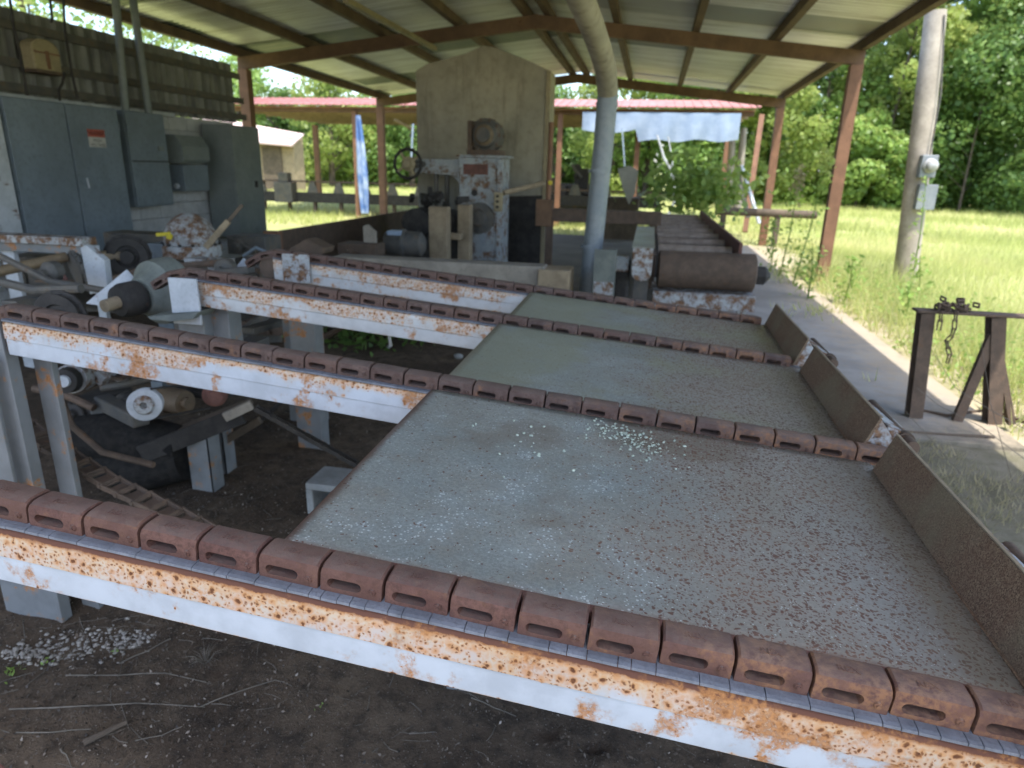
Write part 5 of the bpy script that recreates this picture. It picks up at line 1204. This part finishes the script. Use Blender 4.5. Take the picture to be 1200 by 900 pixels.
plant(1070, 370, 1078, 300, 9.7, 90, 'leafy vine climbing at the foot of the utility pole'); plant(1085, 250, 1086, 205, 11.3, 40, 'small vine on the utility pole below the meter', spread=.07)
plant(1055, 400, 1064, 335, 8.2, 70, 'slender weed between the path and the pole', spread=.08); plant(990, 345, 1000, 300, 9.5, 120, 'low weed right of the lit red post')
P = scatter(12000, 2.42, 4.6, 4.9, 12.5, -.04, dens=lambda X, Y: np.clip(.45+fbm(X, Y, 61, 1., 3)*.7, 0, 1)*np.exp(-((X-3.2)/.75)**2)); 
Cc = P.copy(); Cc[:, 2] += .04+.26*rng.random(len(P))**1.5; V, F = leaves(Cc, .055, rng, 1.0, .4)
tag(npmesh('weedy_verge', V, F, 'weed', np.repeat(np.clip(rng.random(len(P))*.8+.15, 0, 1), 4)), 'leafy weeds along the sunny edge of the concrete path', 'weeds', kind='stuff')
# ------------------------------------------------------------------ second shed and what stands under it
YF, YB = 20.5, 28.5
s2 = thing('red_roof_shed', (-5, 24, 0), 'long low open shed with a red metal roof across the yard', 'shed')
xl = aY(266, 128, YF).x; xr2 = aY(885, 130, YF).x; zf = aY(500, 128, YF).z; zt2 = aY(500, 116, YF).z
mb = MB(); x = xl
while x < xr2:
    for (u, v, dz) in ((x, min(x+.22, xr2), 0), (x+.22, min(x+.25, xr2+.03), .02)):
        mb.prism([(u, YF-.3, zf+.10+dz), (u, YF-.3, zf+.07+dz), (u, YF+1.6, zt2-.03+.16), (u, YF+1.6, zt2+.16+dz)], (v-u-.001, 0, 0))
    x += .25
mb.build('red_fascia', 'redroof', s2)
MB().prism([(xl-.1, YF, zf+.02), (xr2, YF, zf+.02), (xr2, YB, zf+.2), (xl-1.2, YB, zf+.2)], (0, 0, .03)).build('roof_panel', 'redroof', s2)
for k, y in enumerate(np.linspace(YF+.15, YB-.1, 7)):
    MB().box(xl-.15*k+.05, xr2, y-.05, y+.05, zf-.10+.015*k, zf+.015+.02*k).build('purlin', 'wood' if k else 'beam', s2)
for px in (300, 420, 655, 745):
    p = aY(px, 200, YF+.2); MB().box(p.x-.07, p.x+.07, YF+.03, YF+.17, -.06, zf-.065).build('post', 'redoxide', s2)
for px in (372, 560, 700, 850):
    p = aY(px, 190, YB-.3); MB().box(p.x-.1, p.x+.1, YB-.4, YB-.22, -.06, zf-.065).build('post', 'redoxide', s2)
MB().bar(tuple(aY(893, 135, YF)), tuple(aY(873, 272, YF-1.)), .13, .13).build('post', 'redoxide', s2)
for (u, v) in (((462, 140), (485, 152)), ((600, 140), (640, 152))): MB().bar(aY(u[0], u[1], YF+.3), aY(v[0], v[1], YF+.9), .07, .07).build('brace', 'wood', s2)
# tarp hanging from its eave
nx, nz = 40, 8; A0 = aY(683, 131, YF-.25); A1 = aY(869, 131, YF-.25); V = []
for j in range(nz+1):
    for i in range(nx+1):
        u = i/nx; v = j/nz; low = aY(683+186*u, (152+4*math.sin(u*9)) if u < .36 else 165+1.5*math.sin(u*23), YF-.25).z
        x = A0.x+(A1.x-A0.x)*u; V.append((x, YF-.25+(.03*math.sin(u*31+v*2)+.015*math.sin(u*67+1))*(.3+v), A0.z+(low-A0.z)*v))
F = [(j*(nx+1)+i, j*(nx+1)+i+1, (j+1)*(nx+1)+i+1, (j+1)*(nx+1)+i) for j in range(nz) for i in range(nx)]
mb = MB(); mb.add(V, F); o = solo(mb, 'hanging_tarp', 'tarp', 'pale blue tarp hanging from the eave of the red roofed shed', 'tarp', smooth=True)
# rag on a post
mb = MB(); n = 14; V = []
for j in range(n+1):
    v = j/n
    for i in range(9):
        u = i/8; c = aY(419+9*v, 135+115*v, YF-.3); w2 = (.12+.52*math.sin(min(v*1.5, 1.57))*.55*(1-.55*max(0, v-.6)/.4)); V.append((c.x+(u-.5)*2*w2*.55, YF-.3+.06*math.sin(u*14+v*3), c.z))
mb.add(V, [(j*9+i, j*9+i+1, (j+1)*9+i+1, (j+1)*9+i) for j in range(n) for i in range(8)]); solo(mb, 'blue_rag', 'rag', 'long faded blue and white cloth hanging against a post of the red roofed shed', 'cloth', smooth=True)
for (pxs, lb, mt, r) in (([(770, 158), (778, 185), (790, 205), (791, 235), (783, 252)], 'torn white plastic strip hanging right of the duct', 'white', .035), ([(783, 160), (788, 190), (786, 215)], 'second torn white plastic strip touching the first', 'white', .03), ([(729, 150), (732, 195)], 'thin pale blue rope hanging left of the white strips', 'tarp', .02), ([(820, 168), (816, 200), (812, 215)], 'green vine strand hanging from the tarp', 'leafA', .02), ([(484, 145), (482, 185)], 'thin blue cord hanging above the hand wheel', 'tarp', .025)):
    q = [aY(x, y, YF-.5) for x, y in pxs]
    solo(MB().tube(q, [r*(.6+.7*random.random()) for _ in q], 6), 'hanging_strip', mt, lb, 'strip', smooth=True)
def bench(px0, px1, yt, yb, Yd, label):
    a = aY(px0, yt, Yd); b = aY(px1, yt, Yd); t = thing('log_bench', ((a.x+b.x)/2, Yd, 0), label, 'bench')
    MB().bar((a.x, Yd, a.z), (b.x, Yd, a.z), .25, .05).build('top_rail', 'rustdark', t, bevel=.005); z2 = aY((px0+px1)/2, yb, Yd).z
    MB().bar((a.x, Yd, z2), (b.x, Yd, z2), .3, .32).build('lower_beam', 'dark', t, bevel=.01)
    for k in range(int((b.x-a.x)/.95)+1):
        x = a.x+k*.95; MB().box(x-.05, x+.05, Yd-.06, Yd+.06, -.06, a.z-.03).build('leg', 'rustdark', t)
        MB().prism([(x-.2, Yd-.16, z2+.165), (x+.2, Yd-.16, z2+.165), (x+.08, Yd-.16, z2+.5), (x-.08, Yd-.16, z2+.5)], (0, .05, 0)).build('dog', 'machdark', t)
    return t
bench(308, 520, 211, 233, 22.0, 'long dark log bench seen through the left opening of the shed')
bench(640, 775, 222, 236, 22.3, 'long dark log bench seen right of the enclosure')
q = aY(335, 215, 21.8); solo(MB().box(q.x-.35, q.x+.3, 21.6, 22.0, .3, q.z+.05).box(q.x-.2, q.x+.15, 21.65, 21.95, q.z+.051, q.z+.35), 'bench_machine', 'machdark', 'dark stepped machine standing on the left log bench', 'machine', bevel=.02)
def clutter(name, px0, px1, py0, py1, Yd, n, mats, label):
    a = aY(px0, py0, Yd); b = aY(px1, py1, Yd); t = thing(name, ((a.x+b.x)/2, Yd, 0), label, 'machine')
    MB().box(a.x, b.x, Yd, Yd+.8, -.05, b.z+(a.z-b.z)*.35).build('base', mats[0], t, bevel=.02)
    for k in range(n):
        x = random.uniform(a.x, b.x); z = random.uniform(b.z, a.z); w = random.uniform(.1, .3)
        if k % 3 == 0: MB().lathe((x, Yd-.02, z), (0, -1, 0), [(0, .02), (0, w*.7), (.12, w*.7), (.14, .03)], 16).build('wheel', mats[1], t, smooth=True)
        elif k % 3 == 1: MB().box(x-w, x+w, Yd-.1-.01*k, Yd+.3, b.z, z).build('housing', mats[k % len(mats)], t, bevel=.02)
        else: MB().bar((x, Yd-.15, z), (x+random.uniform(-.6, .6), Yd-.1, z+random.uniform(-.4, .4)), .08, .08).build('arm', mats[0], t)
    return t
clutter('edger_machine', 648, 690, 185, 232, 23., 9, ['machdark', 'dark', 'machine', 'wooddk'], 'dark edger machine under the red roof just left of the duct')
clutter('board_stack', 702, 748, 205, 246, 16.5, 0, ['wooddk', 'dark'], 'dark stacked machine block right of the duct at mid distance')
a = aY(726, 196, 16.4); solo(MB().prism([aY(724, 198, 16.4), aY(738, 194, 16.4), aY(748, 200, 16.4), aY(744, 226, 16.4), aY(737, 240, 16.4), aY(730, 222, 16.4)], (0, .03, 0)), 'pink_sheet', 'signwhite', 'crumpled pale pinkish sheet standing on the dark block behind the duct', 'sheet', bevel=.004)
for (u, v, lb) in (((869, 194), (890, 262), 'white board leaning left of the rear red posts'), ((864, 200), (877, 255), 'greyer board leaning beside the white one')):
    solo(MB().bar(aY(u[0], u[1], 18.6), aY(v[0], v[1], 18.2), .14, .04), 'leaning_board', 'white' if u[0] > 866 else 'greybeam', lb, 'board')
for k, (px, lb) in enumerate(((856, 'left of two grey bare snags behind the leaning boards'), (867, 'right of two grey bare snags behind the leaning boards'))):
    solo(MB().tube([aY(px-4, 250, 21.2), aY(px, 200, 21.2), aY(px+3+2*k, 150, 21.2)], [.13, .11, .08], 8), 'grey_snag', 'greybeam', lb, 'snag', smooth=True)
lr = thing('low_log_rail', (2.2, 16.8, 0), 'low weathered log rail on short posts right of the rear posts', 'rail')
a = aY(838, 247, 16.8); b = aY(957, 252, 16.8); MB().tube([a, b], .09, 10).build('log', 'wooddk', lr, smooth=True)
for px in (848, 912): q = aY(px, 250, 16.8); MB().box(q.x-.06, q.x+.06, 16.75, 16.87, -.06, a.z-.08).build('post', 'wooddk', lr)
bn = thing('brown_barn', (-22, 40, 0), 'brown plank barn with a pale roof far off at left', 'barn')
a = aY(255, 160, 38); b = aY(346, 205, 38)
MB().box(a.x-3, b.x, 38, 39.2, -.06, aY(300, 160, 38).z).build('wall', 'wood', bn)
r0 = aY(235, 132, 37.5); r1 = aY(357, 166, 37.5); MB().prism([(a.x-3.2, 37.3, aY(280, 158, 37.5).z-.1), (b.x+.3, 37.3, aY(357, 172, 37.5).z), (b.x+.3, 38.8, aY(357, 158, 37.5).z), (a.x-3.2, 38.8, aY(250, 134, 37.5).z+.2)], (0, 0, .1)).build('roof', 'pinkroof', bn)
q = aY(320, 180, 37.9); MB().box(q.x-.7, q.x+.5, 37.9, 37.98, 0, aY(320, 172, 37.9).z).build('door', 'wooddk', bn)
# ------------------------------------------------------------------ trees
def tree(x, y, h, r, mat, n, label, group, lo=.1, size=.3, trunk=.16, seed=0):
    rg = np.random.default_rng(seed); root = thing('leafy_tree', (x, y, -.06), label, 'tree', group)
    mb = MB(); lean = rg.normal(size=2)*.04*h
    tp = [(x, y, -.2), (x+lean[0]*.3, y+lean[1]*.3, h*.3), (x+lean[0]*.7, y+lean[1]*.7, h*.62), (x+lean[0], y+lean[1], h*.9)]
    mb.tube(tp, [trunk*1.25, trunk, trunk*.6, trunk*.15], 9)
    K = 30; cen = []
    for k in range(K):
        u = lo+(1-lo)*(k+rg.random())/K; prof = max(math.sin(math.pi*min(1, (u*.86+.14)))**.6, .85 if u < .35 and lo < .06 else 0); a = rg.random()*6.283; d = r*prof*(.35+.6*rg.random())
        c = np.array([x+lean[0]*u+math.cos(a)*d, y+lean[1]*u+math.sin(a)*d, h*u*.95+.3]); rad = r*(.26+.24*rg.random())
        cen.append((c, rad, rg.random()))
        if k % 3 == 0 and u > .15:
            z0 = h*max(.12, u-.18); mb.tube([(x+lean[0]*z0/h, y+lean[1]*z0/h, z0), tuple((c+np.array([x, y, z0]))/2+np.array([0, 0, .2])), tuple(c)], [trunk*.35, trunk*.22, trunk*.06], 5)
    mb.build('trunk', 'bark', root, smooth=True)
    wts = np.array([c[1]**2 for c in cen]); wts /= wts.sum(); idx = rg.choice(K, n, p=wts)
    d = rg.normal(size=(n, 3)); d /= np.linalg.norm(d, axis=1)[:, None]
    rr = np.array([c[1] for c in cen])[idx]*(.45+.62*rg.random(n)**.5)
    Cc = np.array([c[0] for c in cen])[idx]+d*rr[:, None]*np.array([1, 1, .8]); Cc[:, 2] = np.maximum(Cc[:, 2], .1)
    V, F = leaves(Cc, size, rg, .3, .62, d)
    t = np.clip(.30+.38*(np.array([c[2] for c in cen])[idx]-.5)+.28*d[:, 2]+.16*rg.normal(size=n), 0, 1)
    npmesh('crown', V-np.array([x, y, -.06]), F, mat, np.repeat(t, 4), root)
rt = random.Random(11); k = 0
for i, x in enumerate(np.arange(3.5, 33, 2.7)):
    y = 42.5+rt.uniform(-1.5, 2.5)+max(0, (x-16))*-.12; m = ['leafA', 'leafB', 'leafA', 'leafC', 'leafB'][i % 5]
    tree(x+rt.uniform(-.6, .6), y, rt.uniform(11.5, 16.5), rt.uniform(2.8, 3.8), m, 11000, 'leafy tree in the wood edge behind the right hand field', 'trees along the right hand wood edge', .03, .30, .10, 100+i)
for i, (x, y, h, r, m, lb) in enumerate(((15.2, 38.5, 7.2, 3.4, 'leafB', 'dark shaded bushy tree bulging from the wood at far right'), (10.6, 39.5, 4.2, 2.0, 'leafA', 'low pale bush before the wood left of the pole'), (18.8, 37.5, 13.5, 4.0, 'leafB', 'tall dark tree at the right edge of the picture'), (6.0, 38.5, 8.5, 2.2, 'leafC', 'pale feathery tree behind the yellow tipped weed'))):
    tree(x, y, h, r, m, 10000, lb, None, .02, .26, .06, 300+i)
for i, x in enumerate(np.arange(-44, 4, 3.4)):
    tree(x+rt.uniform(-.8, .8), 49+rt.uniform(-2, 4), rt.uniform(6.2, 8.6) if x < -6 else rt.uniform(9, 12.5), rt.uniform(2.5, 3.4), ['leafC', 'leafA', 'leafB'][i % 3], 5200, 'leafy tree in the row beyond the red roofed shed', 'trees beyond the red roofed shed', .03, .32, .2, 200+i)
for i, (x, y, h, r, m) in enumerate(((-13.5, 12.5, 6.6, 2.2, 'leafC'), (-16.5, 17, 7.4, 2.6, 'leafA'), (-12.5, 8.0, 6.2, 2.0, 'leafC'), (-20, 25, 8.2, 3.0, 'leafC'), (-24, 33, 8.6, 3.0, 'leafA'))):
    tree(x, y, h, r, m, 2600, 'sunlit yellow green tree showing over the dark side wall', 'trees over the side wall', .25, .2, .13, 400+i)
n = 26000; Cc = np.stack([rng.uniform(-50, 44, n), rng.uniform(54, 58, n), rng.random(n)], 1); Cc[:, 2] *= np.where(Cc[:, 0] > 0, 13, 5.5)+np.sin(Cc[:, 0]*.9)*.8
V, F = leaves(Cc, .75, rng, .2); tag(npmesh('far_wood', V, F, 'leafB', np.repeat(rng.random(n)*.4, 4)), 'dense dark wood standing behind the tree rows', 'wood', kind='stuff')
n = 5200; Cc = np.stack([rng.uniform(3, 34, n), rng.uniform(39.5, 42, n), .1+.9*rng.random(n)**1.6], 1); Cc[:, 1] -= np.maximum(0, Cc[:, 0]-16)*.12; V, F = leaves(Cc, .2, rng, .8)
m = 15000; C2 = np.stack([rng.uniform(2.5, 34, m), rng.uniform(40.3, 42.5, m), .2+4.6*rng.random(m)**1.3], 1); C2[:, 1] -= np.maximum(0, C2[:, 0]-16)*.12; C2[:, 2] *= .75+.35*np.sin(C2[:, 0]*1.7+np.sin(C2[:, 0]*.6)*2)
V2, F2 = leaves(C2, .27, rng, .4); V2f = np.concatenate([V, V2]); F2f = np.concatenate([F, F2+len(V)]); V, F = V2f, F2f; n = n+m
tag(npmesh('undergrowth', V, F, 'weed', np.repeat(rng.random(n)*.7, 4)), 'bright undergrowth along the foot of the wood', 'undergrowth', kind='stuff')
sh_ = thing('vine_bush', tuple(aZ(825, 255, 0)), 'green vine bush swallowing the far end of the roller conveyor', 'bush')
n = 900; c = aY(822, 222, 15.2); Cc = np.array(c)+rng.normal(size=(n, 3))*np.array([.5, .35, .30]); Cc[:, 2] = np.maximum(Cc[:, 2], .1); V, F = leaves(Cc, .16, rng, .7, .8)
npmesh('foliage', V-np.array(sh_.location), F, 'leafA', np.repeat(np.clip(.3+.25*rng.normal(size=n), 0, 1), 4), sh_)
MB().tube([sh_.location, Vector(c)+Vector((0, 0, .3))], [.03, .01], 6).build('stem', 'bark', sh_)
